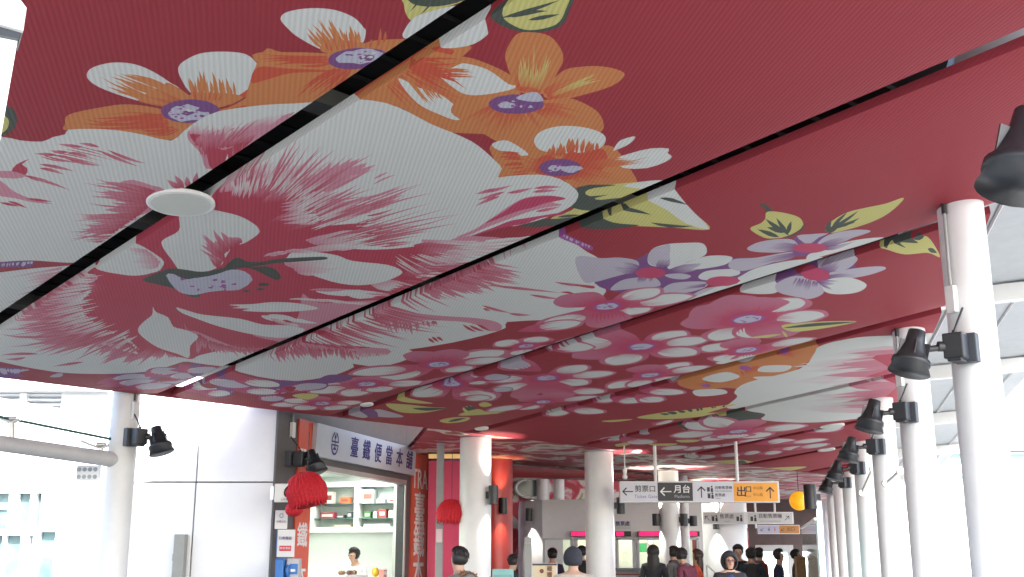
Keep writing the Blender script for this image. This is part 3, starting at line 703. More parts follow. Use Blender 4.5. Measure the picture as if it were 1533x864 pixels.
for q in ('20,250 135,225', '200,245 320,262', '370,130 440,132', '760,280 900,270', '890,255 1060,240', '1080,260 1230,240', '1240,255 1440,235', '640,285 760,285', '530,300 650,290', '400,290 550,290', '770,340 900,330', '620,350 720,352', '520,350 600,360', '920,325 1010,320', '1050,325 1150,318', '1170,295 1320,288', '1360,190 1533,165', '430,340 540,345', '200,315 260,312', '1300,290 1440,262'):
    a, b = q.split(); x0, y0 = map(float, a.split(',')); x1, y1 = map(float, b.split(','))
    oval(F1, x0, y0, x1, y1, .5)
F1.poly(C_L, '220 200 260 188 310 205 260 212'); F1.poly(C_Y, '90 270 170 258 180 270 110 283'); F1.poly(C_Y, '310 265 480 262 440 275 340 277'); F1.poly(C_Y, '480 240 620 238 600 252 510 255')
F1.poly(C_G, '455 140 480 135 550 170 540 178'); F1.poly(C_Y, '640 378 760 372 900 368 980 395 860 400 740 392'); F1.poly(C_G, '850 382 900 370 930 395 870 398')
F1.poly(C_Y, '1020 425 1160 415 1310 412 1200 438 1080 440')
F1.poly(C_Y, '0 118 120 108 200 108 80 124')

# ------------------------------------------------------------------ canopy soffit: stretched fabric panels
SEAMS = [-6.7, -3.82, -0.93, 2.10, 4.99, 7.82, 10.60, 13.55, 15.85, 18.3, 20.9]
GAP, SIDE = 0.235, 0.075
def right_limit(u):
    """cloth v of the right-hand edge, a straight line just outside the column row"""
    a = (COL1 + ACROSS * 0.32); b = a + ROW * 10
    def uvxy(p):
        q = Vector((p.x, p.y, soffit_z(p.x, p.y))) - ORIGIN
        return q.dot(E_U), q.dot(E_V)
    (u0, v0), (u1, v1) = uvxy(a), uvxy(b)
    return v0 + (v1 - v0) * (u - u0) / (u1 - u0)
def build_soffit():
    shp = []
    for s_ in SHAPES:
        if not all(-25 < p[1] < 3 and -9 < p[0] < 24 for p in s_[0]): continue
        pts = [s_[0][0]]
        for p in s_[0][1:]:
            if math.hypot(p[0] - pts[-1][0], p[1] - pts[-1][1]) > 2e-3: pts.append(p)
        if len(pts) < 3: continue
        us = [p[0] for p in pts]; vs_ = [p[1] for p in pts]
        shp.append((pts, s_, (min(us), max(us), min(vs_), max(vs_))))
    def clip(pts, ax, lim, sgn):
        out = []
        for i in range(len(pts)):
            p, q = pts[i - 1], pts[i]; a = (p[ax] - lim) * sgn; b = (q[ax] - lim) * sgn
            if (a < 0) != (b < 0):
                t = a / (a - b); out.append((p[0] + (q[0] - p[0]) * t, p[1] + (q[1] - p[1]) * t))
            if b >= 0: out.append(q)
        return out
    TS = (.012, .035, .07, .12, .2, .32, .5, .68, .8, .88, .93, .965, .988)
    def sag(u, u0, u1):
        t = min(max((u - u0) / (u1 - u0), 0), 1); return .032 * (1 - (2 * t - 1) ** 6) - .0
    def tile(quad, grid=False):
        """triangles of one quad of cloth, each with the topmost motif over it"""
        bu0, bu1 = min(p[0] for p in quad), max(p[0] for p in quad); bv0, bv1 = min(p[1] for p in quad), max(p[1] for p in quad)
        verts = [Vector(p) for p in quad]; faces = [[0, 1, 2, 3]]; src = [None]
        for pts, s_, bb in shp:
            if bb[1] < bu0 or bb[0] > bu1 or bb[3] < bv0 or bb[2] > bv1: continue
            q = pts
            for ax, lim, sg, need in ((0, bu0 - .03, 1, bb[0] < bu0 - .03), (0, bu1 + .03, -1, bb[1] > bu1 + .03), (1, bv0 - .03, 1, bb[2] < bv0 - .03), (1, bv1 + .03, -1, bb[3] > bv1 + .03)):
                if need and q: q = clip(q, ax, lim, sg)
            if len(q) < 3: continue
            i = len(verts); verts += [Vector(p) for p in q]; faces.append(list(range(i, i + len(q)))); src.append(s_)
        if grid:                             # extra points so that the cloth can curve
            a, b, c, d = quad
            for t in TS:
                for r_ in (.0, .17, .33, .5, .66, .83, 1.0):
                    p = (a[0] + (b[0] - a[0]) * t, (a[1] + (b[1] - a[1]) * t) * (1 - r_) + (d[1] + (c[1] - d[1]) * t) * r_); verts.append(Vector(p))
        for f in faces:                      # counter-clockwise outlines
            if sum(verts[f[i - 1]].x * verts[f[i]].y - verts[f[i]].x * verts[f[i - 1]].y for i in range(len(f))) < 0: f.reverse()
        V, _, Fc, _, _, _ = delaunay_2d_cdt(verts, [], faces, 0, 1e-4)
        Va = np.array([(p[0], p[1]) for p in V]); Ta = np.array(Fc); cen = Va[Ta].mean(axis=1)
        def inside(poly):
            P = np.array(poly); Q = np.roll(P, -1, axis=0); r = np.zeros(len(cen), bool)
            lo = P.min(0); hi = P.max(0)
            sel = np.where((cen[:, 0] >= lo[0]) & (cen[:, 0] <= hi[0]) & (cen[:, 1] >= lo[1]) & (cen[:, 1] <= hi[1]))[0]
            if not len(sel): return r
            x = cen[sel, 0][:, None]; y = cen[sel, 1][:, None]
            c = ((P[:, 1] > y) != (Q[:, 1] > y)) & (x < (Q[:, 0] - P[:, 0]) * (y - P[:, 1]) / (Q[:, 1] - P[:, 1] + 1e-12) + P[:, 0])
            r[sel] = c.sum(1) % 2 == 1
            return r
        top = np.full(len(cen), -1)
        for k, f in enumerate(faces): top[inside([verts[i] for i in f])] = k
        keep = inside(quad)
        return [([(float(Va[i][0]), float(Va[i][1])) for i in t_], src[max(top[k], 0)]) for k, t_ in enumerate(Ta) if keep[k]]
    def corner_col(s_, p):
        if s_ is None: return C_RED
        _, c0, c1, p0, p1 = s_
        if p0 is None: return c0
        ax, ay = p1[0] - p0[0], p1[1] - p0[1]
        t = min(max(((p[0] - p0[0]) * ax + (p[1] - p0[1]) * ay) / (ax * ax + ay * ay + 1e-9), 0), 1)
        return tuple(a + (b - a) * t for a, b in zip(c0, c1))
    out = []; cells = []
    for i in range(len(SEAMS) - 1):
        u0, u1 = SEAMS[i] + GAP, SEAMS[i + 1]
        va, vb = right_limit(u0), min(right_limit(u1), -.05)
        cells.append((u0, u1, va, vb))
        me_v = []; me_f = []; cols = []; uvs = []; idx = {}
        nt = max(1, int(-va / 1.1)); ft = [k / nt for k in range(nt + 1)]
        for k in range(nt):
            f0, f1 = ft[k], ft[k + 1]
            for part, quad in ((0, [(u0, va * (1 - f0)), (u1, vb * (1 - f0)), (u1, vb * (1 - f1)), (u0, va * (1 - f1))]),
                               (1, [(u0 - SIDE, va * (1 - f0)), (u0, va * (1 - f0)), (u0, va * (1 - f1)), (u0 - SIDE, va * (1 - f1))])):
                for tri, s_ in tile(quad, part == 0):
                    ff = []
                    for p in tri:
                        key = (part, round(p[0], 5), round(p[1], 5))
                        if key not in idx:
                            idx[key] = len(me_v)
                            me_v.append(soffit(p[0], p[1], sag(p[0], u0, u1)) if part == 0 else soffit(u0, p[1], -(u0 - p[0])))
                        ff.append(idx[key])
                    if len(set(ff)) < 3: continue
                    me_f.append(ff); cols += [corner_col(s_, p) for p in tri]; uvs += tri
        # frame behind the cloth: remaining sides and the back
        nb_ = len(me_f)
        b = len(me_v)
        me_v += [soffit(u0, va), soffit(u1, vb), soffit(u1, 0), soffit(u0, 0), soffit(u0, va, -SIDE), soffit(u1, vb, -SIDE), soffit(u1, 0, -SIDE), soffit(u0, 0, -SIDE)]
        for q in ((0, 1, 5, 4), (1, 2, 6, 5), (2, 3, 7, 6), (4, 5, 6, 7)):
            me_f.append([b + k for k in q]); cols += [C_RED] * 4; uvs += [(u0, va)] * 4
        me = bpy.data.meshes.new('fabric_panel'); me.from_pydata([tuple(p) for p in me_v], [], me_f)
        ca = me.color_attributes.new('print', 'FLOAT_COLOR', 'CORNER')
        ca.data.foreach_set('color', np.array([(*c, 1.0) for c in cols], dtype=np.float32).ravel())
        ul = me.uv_layers.new(name='cloth'); ul.data.foreach_set('uv', np.array(uvs, dtype=np.float32).ravel())
        me.materials.append(FABRIC); me.update()
        out.append(me)
    return out, cells
PANEL_MESHES, CELLS = build_soffit()
canopy = thing('canopy', soffit(5, -5) + Vector((0, 0, 0)), 'long red canopy ceiling of stretched fabric panels printed with giant flowers', 'ceiling')
for me in PANEL_MESHES:
    o = bpy.data.objects.new('fabric_panel', me); COL.objects.link(o); o.parent = canopy; o.location = -Vector(canopy.location)

mm_v = [soffit(SEAMS[0], .005, .02), soffit(20.6, .005, .02), soffit(20.6, .05, .02), soffit(SEAMS[0], .05, .02)]
trim = MB(); trim.prism(mm_v, -DOWN * .17); trim.obj('edge_trim', mat('trim_red', (.22, .025, .04), .6, noise=.5, nscale=1.3), canopy)

# ------------------------------------------------------------------ the large structure
def stone_mat():
    m = mat('granite_paving', (.108, .116, .12), .5, noise=.12, nscale=1.2)
    return m
g = MB(); g.add([(-300, -200, 0), (300, -200, 0), (300, 400, 0), (-300, 400, 0)], [(0, 1, 2, 3)])
tag(g.obj('ground', stone_mat()), kind='structure')

def uv_of(p):
    q = p - ORIGIN; return q.dot(E_U), q.dot(E_V)
# roof deck above the soffit with its pale overhang outside the columns
ROOF_UP = .42
roof = thing('overhang_roof', soffit(5, -5, -1.0), 'pale metal roof overhang with white rafters beyond the right-hand columns', 'roof')
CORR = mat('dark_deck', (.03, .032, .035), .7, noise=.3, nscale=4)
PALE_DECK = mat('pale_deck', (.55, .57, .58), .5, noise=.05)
m = MB()
def deck_pt(u, off, d): return soffit(u, right_limit(u) + off, -d)
for u0, u1 in zip(SEAMS[:-1], SEAMS[1:]):
    m.add([soffit(u0, .35, -ROOF_UP), soffit(u1, .35, -ROOF_UP), deck_pt(u1, .75, ROOF_UP), deck_pt(u0, .75, ROOF_UP)], [(0, 1, 2, 3)])
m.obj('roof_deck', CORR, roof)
m = MB()
k = 0
v = -.6
while v > -16:                      # ribs of the corrugated deck, seen through the seams
    us = [u for u in (SEAMS[0], 20.5) if True]
    m.box(soffit(3, v, -ROOF_UP + .03), (.04, .04, .05), rot=None) if False else None
    a, b = soffit(SEAMS[0], v, -ROOF_UP + .02), soffit(min(20.0, 20.0 + v * 1.55), v, -ROOF_UP + .02)
    if (b - a).dot(E_U) > .5: m.tube([a, b], .022, 4, 0, False, False)
    v -= .34
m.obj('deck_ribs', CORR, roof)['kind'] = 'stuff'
m = MB()
for v in (-2.2, -5.2, -8.1):
    a, b = soffit(SEAMS[0], v, -ROOF_UP + .10), soffit(20 + v * 1.6, v, -ROOF_UP + .10)
    mm = MB(); d = (b - a)
    mm.prism([a + E_V * .09 + DOWN * .09, a - E_V * .09 + DOWN * .09, a - E_V * .09 - DOWN * .05, a + E_V * .09 - DOWN * .05], d)
    mm.obj('purlin', mat('purlin_paint', (.16, .17, .17), .6), roof)
OVER_V = uv_of(hit(1533, 567, soffit(0, 0, -ROOF_UP), DOWN))
OVER = OVER_V[1] - right_limit(OVER_V[0])
m = MB()
m.add([deck_pt(-6, .7, ROOF_UP - .004), deck_pt(26, .7, ROOF_UP - .004), deck_pt(26, OVER, ROOF_UP - .004), deck_pt(-6, OVER, ROOF_UP - .004)], [(0, 1, 2, 3)])
m.add([deck_pt(-6, .7, ROOF_UP + .12), deck_pt(26, .7, ROOF_UP + .12), deck_pt(26, OVER, ROOF_UP + .12), deck_pt(-6, OVER, ROOF_UP + .12)], [(3, 2, 1, 0)])
m.add([deck_pt(-6, OVER, ROOF_UP - .004), deck_pt(26, OVER, ROOF_UP - .004), deck_pt(26, OVER, ROOF_UP + .12), deck_pt(-6, OVER, ROOF_UP + .12)], [(0, 1, 2, 3)])
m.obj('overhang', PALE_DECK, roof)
for j in range(3):
    o_ = .2 + (OVER - .2) * (j + .6) / 3
    m = MB(); a, b = deck_pt(-6, o_, ROOF_UP - .02), deck_pt(26, o_, ROOF_UP - .02)
    m.tube([a, b], .02, 4, 0, False, False); m.obj('deck_seam', mat('seam_white', (.8, .8, .8), .4), roof)
for kx in range(-2, 9):
    c = COL1 + ROW * 4.4 * (kx + .5)
    for half in (0,):
        p = COL1 + ROW * 4.4 * (kx + half) - ROW * .15
        a = p - ACROSS * .1; b = p + ACROSS * 2.6
        a = Vector((a.x, a.y, soffit_z(a.x, a.y) + ROOF_UP - .13)); b = Vector((b.x, b.y, soffit_z(b.x, b.y) + ROOF_UP - .13))
        m = MB(); hw = ROW * (.09 if half == 0 else .05)
        m.prism([a - hw + Vector((0, 0, -.11)), a + hw + Vector((0, 0, -.11)), a + hw + Vector((0, 0, .10)), a - hw + Vector((0, 0, .10))], b - a)
        m.obj('rafter', WHITE_PAINT, roof)

# ------------------------------------------------------------------ right-hand column row with spotlights
COLUMN_WORDS = ['nearest to the camera, hidden past the right border', 'nearest in view, cut by the right border', 'second in the row', 'third in the row', 'fourth in the row', 'fifth in the row', 'sixth in the row', 'seventh in the row', 'farthest of the row']
def column(base, top, r, label, group, collar=True):
    t = thing('column', base, label, 'column', group)
    m = MB(); n = 40
    m.tube([base, Vector((base.x, base.y, top))], r, n, caps=False); m.obj('shaft', COLUMN_PAINT, t)
    m = MB(); m.tube([base, base + Vector((0, 0, .12))], r + .03, n); m.obj('base_ring', STEEL, t)
    if collar:
        m = MB(); m.tube([Vector((base.x, base.y, top - .22)), Vector((base.x, base.y, top - .205))], r + .004, n, caps=False); m.obj('joint_ring', GREY_MID, t)
    return t
def spotlight(axis, r, z, mount, arm, lean, label, group, s=1.0, reach=.36):
    """black bell-shaped floodlight on a junction box; mount/arm are horizontal unit vectors"""
    mount = mount.normalized(); arm = arm.normalized(); up = Vector((0, 0, 1))
    t = thing('spotlight', axis + Vector((0, 0, z)), label, 'spotlight', group)
    side = mount.cross(up).normalized()
    rot = Matrix((side, mount, up)).transposed()
    p = axis + Vector((0, 0, z)) + mount * (r + .04 * s)
    m = MB(); m.box(p, (.20 * s, .10 * s, .25 * s), rot=rot); m.obj('mounting_plate', BOX_GREY, t, bevel=.008)
    p2 = axis + Vector((0, 0, z)) + mount * (r + .16 * s) + arm * .05 * s
    m = MB(); m.box(p2, (.17 * s, .17 * s, .22 * s), rot=rot)
    m.box(p2 + Vector((0, 0, -.10 * s)) , (.12 * s, .15 * s, .07 * s), rot=rot); m.obj('ballast_box', BLACK_METAL, t, bevel=.012)
    p3 = p2 + arm * (reach * s) + Vector((0, 0, -.03 * s))
    m = MB(); m.tube([p2 + arm * .04 * s, p3 - arm * .05 * s], .028 * s, 10)
    m.tube([p2 + arm * .10 * s, p2 + arm * .15 * s], .045 * s, 10); m.obj('arm', BLACK_METAL, t)
    ax = (lean - up * 1.0).normalized()
    q = p3 - ax * .03 * s
    prof = [(-.15, .055), (-.145, .072), (-.05, .082), (-.02, .09), (.05, .115), (.11, .14), (.115, .158), (.155, .162), (.16, .146), (.235, .176), (.232, .16), (.12, .12)]
    m = MB(); m.tube([q + ax * a * s for a, b in prof], [b * s for a, b in prof], 22, caps=True)
    hd = m.obj('lamp_head', BLACK_METAL, t)
    m = MB()
    sd = ax.cross(Vector((0, 1, 0))).normalized(); fw = ax.cross(sd).normalized()
    for a in range(5):
        dirv = (sd * math.cos(a * 1.256 + .5) + fw * math.sin(a * 1.256 + .5))
        m.box(q + ax * .04 * s + dirv * .105 * s, (.012 * s, .05 * s, .16 * s), rot=Matrix((dirv.cross(ax).normalized(), dirv, ax)).transposed())
    m.obj('cooling_fin', BLACK_METAL, hd).location = (0, 0, 0)
    m = MB(); a = p2 + Vector((0, 0, .09 * s)); b = axis + mount * (r + .03) + Vector((0, 0, z + .36 * s))
    m.tube([a, a + Vector((0, 0, .05)), (a + b) / 2 + mount * .03, b], .010, 6); m.tube([a, a + Vector((0, 0, .05 * s))], .022 * s, 8); m.obj('cable', BLACK_METAL, t)
    return t
def conduit(axis, r, z0, top, direction, label, group, s=1.0):
    d = direction.normalized()
    t = thing('cable_box', axis + Vector((0, 0, z0)), label, 'cable box', group)
    rot = Matrix((d.cross(Vector((0, 0, 1))), d, Vector((0, 0, 1)))).transposed()
    p = axis + d * (r + .035)
    m = MB(); m.box(p + Vector((0, 0, z0 + .12)), (.09 * s, .06, .24 * s), rot=rot); m.obj('box', PLASTIC_WHITE, t, bevel=.005)
    m = MB(); m.tube([p + Vector((0, 0, z0 + .24 * s)), p + Vector((0, 0, z0 + .4)), p - d * .012 + Vector((0, 0, top))], .016, 8); m.obj('pipe', GREY_MID, t)
    m = MB(); m.tube([p - d * .012 + Vector((0, 0, top - .12)), p - d * .012 + Vector((0, 0, top - .01))], .026, 8); m.obj('pipe_clamp', BLACK_METAL, t)
    return t
for k in range(-1, 8):
    base = COL1 + ROW * 4.4 * k if k >= 0 else COL1 - ROW * 4.95 + ACROSS * -.08
    top = soffit_z(base.x, base.y) + .012 if k < 5 else soffit_z(base.x, base.y) + .4
    w = COLUMN_WORDS[k + 1]
    if k >= 0:
        column(base, max(top, 3.7), .2, 'tall round white column in the right-hand row, ' + w, 'right-hand row of white columns', False)
    if k < 5:
        z = 3.37
        spotlight(base, .2, z, Vector((-.62, -.78, 0)), Vector((-1, .05, 0)), Vector((-.30, -.05, 0)), 'black floodlight of the right-hand columns, ' + w.replace('hidden past the right border', 'cut by the right border').replace('nearest in view, cut by the right border', 'second one along'), 'floodlights along the right-hand columns')
    if 0 <= k < 4:
        conduit(base, .2, z + .33, soffit_z(base.x, base.y), Vector((-.86, -.5, 0)), 'white cable box on the right-hand column, ' + w, 'cable boxes on the right-hand columns')

# round soffit lights at the seams
def soffit_disc(x, y, rad, label):
    u, v = uvp(x, y)
    c = soffit(u, v, .022)
    t = thing('ceiling_light', c, label, 'ceiling light', 'round ceiling lights on the canopy seams')
    m = MB(); m.tube([c - DOWN * .02, c + DOWN * .004, c + DOWN * .010], [rad, rad, rad - .012], 40); m.obj('rim', mat('lamp_rim', (.80, .80, .77), .4), t)
    m = MB(); m.tube([c + DOWN * .006, c + DOWN * .0125], [rad * .88, rad * .87], 40); m.obj('diffuser', mat('lamp_diffuser', (.62, .64, .58), .5, noise=.03), t)
soffit_disc(271, 301, .272, 'large round white ceiling light on the seam left of the giant bloom')
soffit_disc(549, 604, .10, 'small pale ceiling light on a seam above the lunch shop')
soffit_disc(1246, 636, .22, 'round ceiling light on the seam beside the far columns')
soffit_disc(1237, 672, .18, 'farthest small round ceiling light near the far columns')
soffit_disc(721, 640, .12, 'small ceiling light at the canopy edge above the bright white column')

# ------------------------------------------------------------------ left-hand columns
LEFT1 = at(186, 640, 15.35); LEFT1.z = 0
column(LEFT1, 4.05, .19, 'white column at far left holding a floodlight and the glass canopy pipe', 'left-hand columns', False)
spotlight(LEFT1, .19, at(205, 655, 15.2).z, Vector((.72, -.69, 0)), Vector((1, 0, 0)), Vector((.34, -.1, 0)), 'black floodlight on the white column at far left', 'floodlights on the left side', .98, .27)
conduit(LEFT1, .19, at(205, 628, 15.2).z, 3.85, Vector((.8, -.6, 0)), 'small white cable box above the far left floodlight', 'cable boxes on the left side')
BIG = .285
LEFT2 = at(712, 700, 20.15); LEFT2.z = 0
LEFT3 = at(897, 720, 22.3); LEFT3.z = 0
column(LEFT2, 3.95, BIG, 'thick bright white column beside the red column', 'left-hand columns')
column(LEFT3, 3.9, BIG, 'thick white column left of the hanging ticket gate sign', 'left-hand columns')

# glass canopy on a round pipe, far left
gc = thing('glass_canopy', LEFT1 + Vector((-.2, 0, 2.9)), 'glass canopy sheet carried by a thick pipe from the far left column', 'glass canopy')
pa = at(182, 690, 15.3); pb = at(-60, 655, 13.9)
m = MB(); m.tube([pa, pb], .105, 20); m.obj('pipe', mat('pipe_paint', (.56, .56, .58), .4), gc)
ga, gb = at(170, 659, 15.25), at(-40, 617, 14.0)
m = MB(); m.prism([ga, gb, gb + Vector((-2.0, 3.0, .75)), ga + Vector((-1.6, 3.0, .75))], (0, 0, .014)); m.obj('glass_sheet', GLASS_TINT, gc)
m = MB(); m.tube([ga + Vector((0, -.012, .007)), gb + Vector((0, -.012, .007))], .02, 6); m.obj('glass_edge', mat('green_glass_edge', (.02, .10, .09), .2), gc)
for x, y0, y1 in ((18, 664, 632), (151, 684, 671)):
    a = at(x, y0, 14.3 if x < 100 else 15.1); b = at(x, y1, 14.3 if x < 100 else 15.1)
    m = MB(); m.tube([a, b], .035, 10); m.tube([b, b + Vector((.10, 0, .04))], .02, 8); m.tube([b + Vector((0, 0, 0)), b + Vector((-.16, 0, .05)), b + Vector((-.28, 0, .10))], .018, 8); m.tube([b + Vector((-.06, 0, .05)), b + Vector((.06, 0, .05))], .03, 8)
    m.obj('bracket', STEEL, gc)

# ------------------------------------------------------------------ white building at far left
BY = 25.0
bl = thing('white_building', at(60, 838, BY), 'overexposed white building with louvres and tall windows at far left', 'building')
def bp(x, y, d=0.0): return at(x, y, BY + d)
m = MB()
a = at(-260, 500, BY); b = at(420, 500, BY)
xs0, xs1 = a.x, b.x
# facade pieces left around the openings
OPEN = [(-40, 13, 738, 792), (26, 45, 738, 792), (53, 62, 738, 792), (-40, 10, 801, 875), (14, 37, 801, 875), (48, 55, 801, 875), (64, 88, 796, 875), (-40, 77, 588, 640)]
OPEN = [(at(x0, 750, BY).x, at(x1, 750, BY).x, at(50, y1, BY).z, at(50, y0, BY).z) for x0, x1, y0, y1 in OPEN]
xs = sorted({xs0, xs1, *[o[0] for o in OPEN if o[0] > xs0], *[o[1] for o in OPEN]}); zs = sorted({0.0, 9.0, *[max(o[2], 0.0) for o in OPEN], *[o[3] for o in OPEN]})
for i in range(len(xs) - 1):
    for j in range(len(zs) - 1):
        cx, cz = (xs[i] + xs[i + 1]) / 2, (zs[j] + zs[j + 1]) / 2
        if any(o[0] < cx < o[1] and o[2] < cz < o[3] for o in OPEN): continue
        m.add([(xs[i], BY, zs[j]), (xs[i + 1], BY, zs[j]), (xs[i + 1], BY, zs[j + 1]), (xs[i], BY, zs[j + 1])], [(0, 1, 2, 3)])
for o in OPEN:
    z0 = max(o[2], 0)
    for q in (((o[0], z0), (o[0], o[3])), ((o[1], z0), (o[1], o[3])), ((o[0], o[3]), (o[1], o[3])), ((o[0], z0), (o[1], z0))):
        (x0, a0), (x1, a1) = q
        m.add([(x0, BY, a0), (x1, BY, a1), (x1, BY + .18, a1), (x0, BY + .18, a0)], [(0, 1, 2, 3)])
m.add([(xs0, BY, 9), (xs1, BY, 9), (xs1, BY + 8, 9), (xs0, BY + 8, 9)], [(0, 1, 2, 3)])
m.obj('wall', WALL_WHITE, bl)
WIN = mat('window_glass', (.085, .15, .16), .15, noise=.5, nscale=1.5)
for o in OPEN[:-1]:
    z0 = max(o[2], 0)
    mm = MB(); mm.box(((o[0] + o[1]) / 2, BY + .17, (z0 + o[3]) / 2), (o[1] - o[0], .02, o[3] - z0)); w_ = mm.obj('window', WIN, bl)
    if o[1] - o[0] > .6:
        mm = MB(); mm.box(((o[0] + o[1]) / 2, BY + .13, (z0 + o[3]) / 2 + .06), (o[1] - o[0], .05, .05)); mm.obj('glazing_bar', WALL_WHITE, w_).location = (0, 0, 0)
o = OPEN[-1]
mm = MB(); mm.box(((o[0] + o[1]) / 2, BY + 1.2, (o[2] + o[3]) / 2), (o[1] - o[0] + 1.5, .05, o[3] - o[2] + 1.0)); mm.obj('louvre_backing', mat('louvre_dark', (.035, .04, .045), .6), bl)
for j in range(7):
    z = o[2] + (o[3] - o[2]) * (j + .5) / 7
    mm = MB(); mm.box(((o[0] + o[1]) / 2, BY + .10, z), (o[1] - o[0], .12, .045), rot=Matrix.Rotation(R(-20), 3, 'X')); mm.obj('louvre', WALL_WHITE, bl)
mm = MB(); mm.box((at(35, 600, BY).x, BY + .05, (o[2] + o[3]) / 2), (.16, .16, o[3] - o[2])); mm.obj('louvre_post', WALL_WHITE, bl)
mm = MB(); mm.box(((xs0 + at(165, 600, BY).x) / 2, BY - .25, at(50, 583, BY).z), (at(165, 600, BY).x - xs0, .5, .14)); mm.obj('eaves', mat('eaves_grey', (.5, .5, .5), .5), bl)
mm = MB(); a = at(108, 790, BY); b = at(150, 726, BY)
for (x0, z0, x1, z1) in ((a.x, a.z, b.x, a.z), (a.x, b.z, b.x, b.z), (a.x, a.z, a.x, b.z), (b.x, a.z, b.x, b.z)):
    mm.tube([(x0, BY - .03, z0), (x1, BY - .03, z1)], .045, 6, 0, True, False)
cw = mm.obj('casement_frame', WHITE_PAINT, bl)
mm = MB(); mm.box(((a.x + b.x) / 2 + .1, BY - .02, (a.z + b.z) / 2 + .1), (b.x - a.x - .3, .03, b.z - a.z - .3)); mm.obj('pane', mat('pale_pane', (.45, .62, .62), .2), cw).location = (0, 0, 0)
# perforated bracket plate hung under the pipe
m = MB(); p0 = at(113, 720, 15.6); p1 = at(152, 697, 15.6)
m.box(((p0.x + p1.x) / 2, 15.6, (p0.z + p1.z) / 2), (p1.x - p0.x, .03, p1.z - p0.z)); pl = m.obj('perforated_plate', WHITE_PAINT, bevel=.01, origin=((p0.x + p1.x) / 2, 15.6, p0.z))
tag(pl, 'small white plate with two rows of round holes below the thick pipe', 'plate')
for j in range(2):
    for i in range(4):
        c = Vector((p0.x + (p1.x - p0.x) * (i + .6) / 4.6, 15.582, p0.z + (p1.z - p0.z) * (j + .55) / 2.1))
        hm = MB(); hm.tube([c, c + Vector((0, .004, 0))], .03, 10); hm.obj('hole', GREY_MID, pl).location = -Vector(pl.location)

# ------------------------------------------------------------------ shop wall frame of reference
SHOP_A = at(415, 700, 17.0); SHOP_A.z = 0
SD = Vector((math.sin(R(16)), math.cos(R(16)), 0)); SN = Vector((SD.y, -SD.x, 0))   # along the front, outwards
UP = Vector((0, 0, 1))
def sw(x, y, back=0.0):
    """distance along the shop front and height for a sight line meeting the front plane (or one set back)"""
    p = hit(x, y, SHOP_A - SN * back, SN); q = p - SHOP_A
    return q.dot(SD), p.z
def sp(w, z, out=0.0): return SHOP_A + SD * w + UP * z + SN * out
def sbox(mb, w0, w1, z0, z1, o0, o1, mi=0):
    mb.prism([sp(w0, z0, o0), sp(w1, z0, o0), sp(w1, z0, o1), sp(w0, z0, o1)], UP * (z1 - z0), mi); return mb
W_END = sw(663, 760)[0]
OP0, OP1 = sw(452, 760)[0], sw(606, 760)[0]
OPT = (sw(465, 690)[1] + sw(600, 720)[1]) / 2
SILL = .95
TOPZ = 4.6
print('shop', W_END, OP0, OP1, OPT, sw(465, 640), sw(613, 685), sw(465, 685), sw(613, 712))
# white clad wall left of the shop: four panels
wy = 17.02
cl = thing('clad_wall', at(300, 838, wy), 'glossy white clad wall with thin grey joints left of the lunch shop', 'wall')
xl, xm, xr = at(150, 722, wy).x, at(293.5, 722, wy).x, at(411, 722, wy).x
zm = at(300, 722, wy).z
for i, (x0, x1) in enumerate(((xl, xm), (xm, xr))):
    for (z0, z1) in ((0.02, zm), (zm, 4.9)):
        mm = MB(); mm.box(((x0 + x1) / 2, wy + .05, (z0 + z1) / 2), (x1 - x0 - .022, .1, z1 - z0 - .022)); mm.obj('panel', mat('gloss_white', (.80, .82, .84), .22, noise=.015), cl, bevel=.004)
mm = MB(); mm.box(((xl + xr) / 2, wy + .16, 2.45), (xr - xl - .01, .08, 4.88)); mm.obj('joint_backing', GREY_MID, cl)
mm = MB(); mm.box((xr + .006, wy + .55, 2.45), (.05, 1.1, 4.9)); mm.obj('return_edge', WALL_WHITE, cl)
# grey locker on the clad wall
mm = MB(); a = at(258, 864, wy - .12); b = at(279, 800, wy - .12)
mm.box(((a.x + b.x) / 2, wy - .09, (b.z + .9) / 2), (b.x - a.x, .17, b.z - .9)); q = mm.obj('cabinet', mat('cabinet_grey', (.30, .31, .29), .5), bevel=.01, origin=((a.x + b.x) / 2, wy - .09, .9))
tag(q, 'narrow grey metal cabinet fixed to the white clad wall', 'cabinet')
mm = MB(); mm.box((a.x - .01, wy - .1, (b.z + .9) / 2 + .2), (.02, .03, .1)); mm.obj('latch', BLACK_METAL, q).location = -Vector(q.location)

# ------------------------------------------------------------------ lunch shop
shop = thing('lunch_shop', SHOP_A + SD * 1.5, 'grey lunch box shop kiosk with a bright serving window', 'shop')
mm = MB()
sbox(mm, -.05, OP0, 0, TOPZ, -.03, 0); sbox(mm, OP1, W_END, 0, TOPZ, -.2, 0); sbox(mm, OP0, OP1, OPT, TOPZ, -.2, -.002); sbox(mm, OP0, OP1, 0, SILL, -.2, -.002)
mm.obj('front_wall', GREY_WALL, shop)
mm = MB(); INT = mat('shop_interior', (.74, .80, .76), .5, noise=.02)
DEP = 2.3
sbox(mm, OP0 - .6, OP1 + .55, SILL - .9, OPT + .35, -DEP - .1, -DEP)       # back wall
sbox(mm, OP0 - .7, OP0 - .6, 0, OPT + .35, -DEP, -.21); sbox(mm, OP1 + .55, OP1 + .65, 0, OPT + .35, -DEP, -.21)
mm.obj('interior_walls', INT, shop)
mm = MB(); sbox(mm, OP0 - .7, OP1 + .6, OPT + .12, OPT + .2, -DEP, -.21); mm.obj('interior_ceiling', INT, shop)
mm = MB(); sbox(mm, OP0 - .7, OP1 + .6, 0.01, .03, -DEP, -.21); mm.obj('interior_floor', GREY_MID, shop)
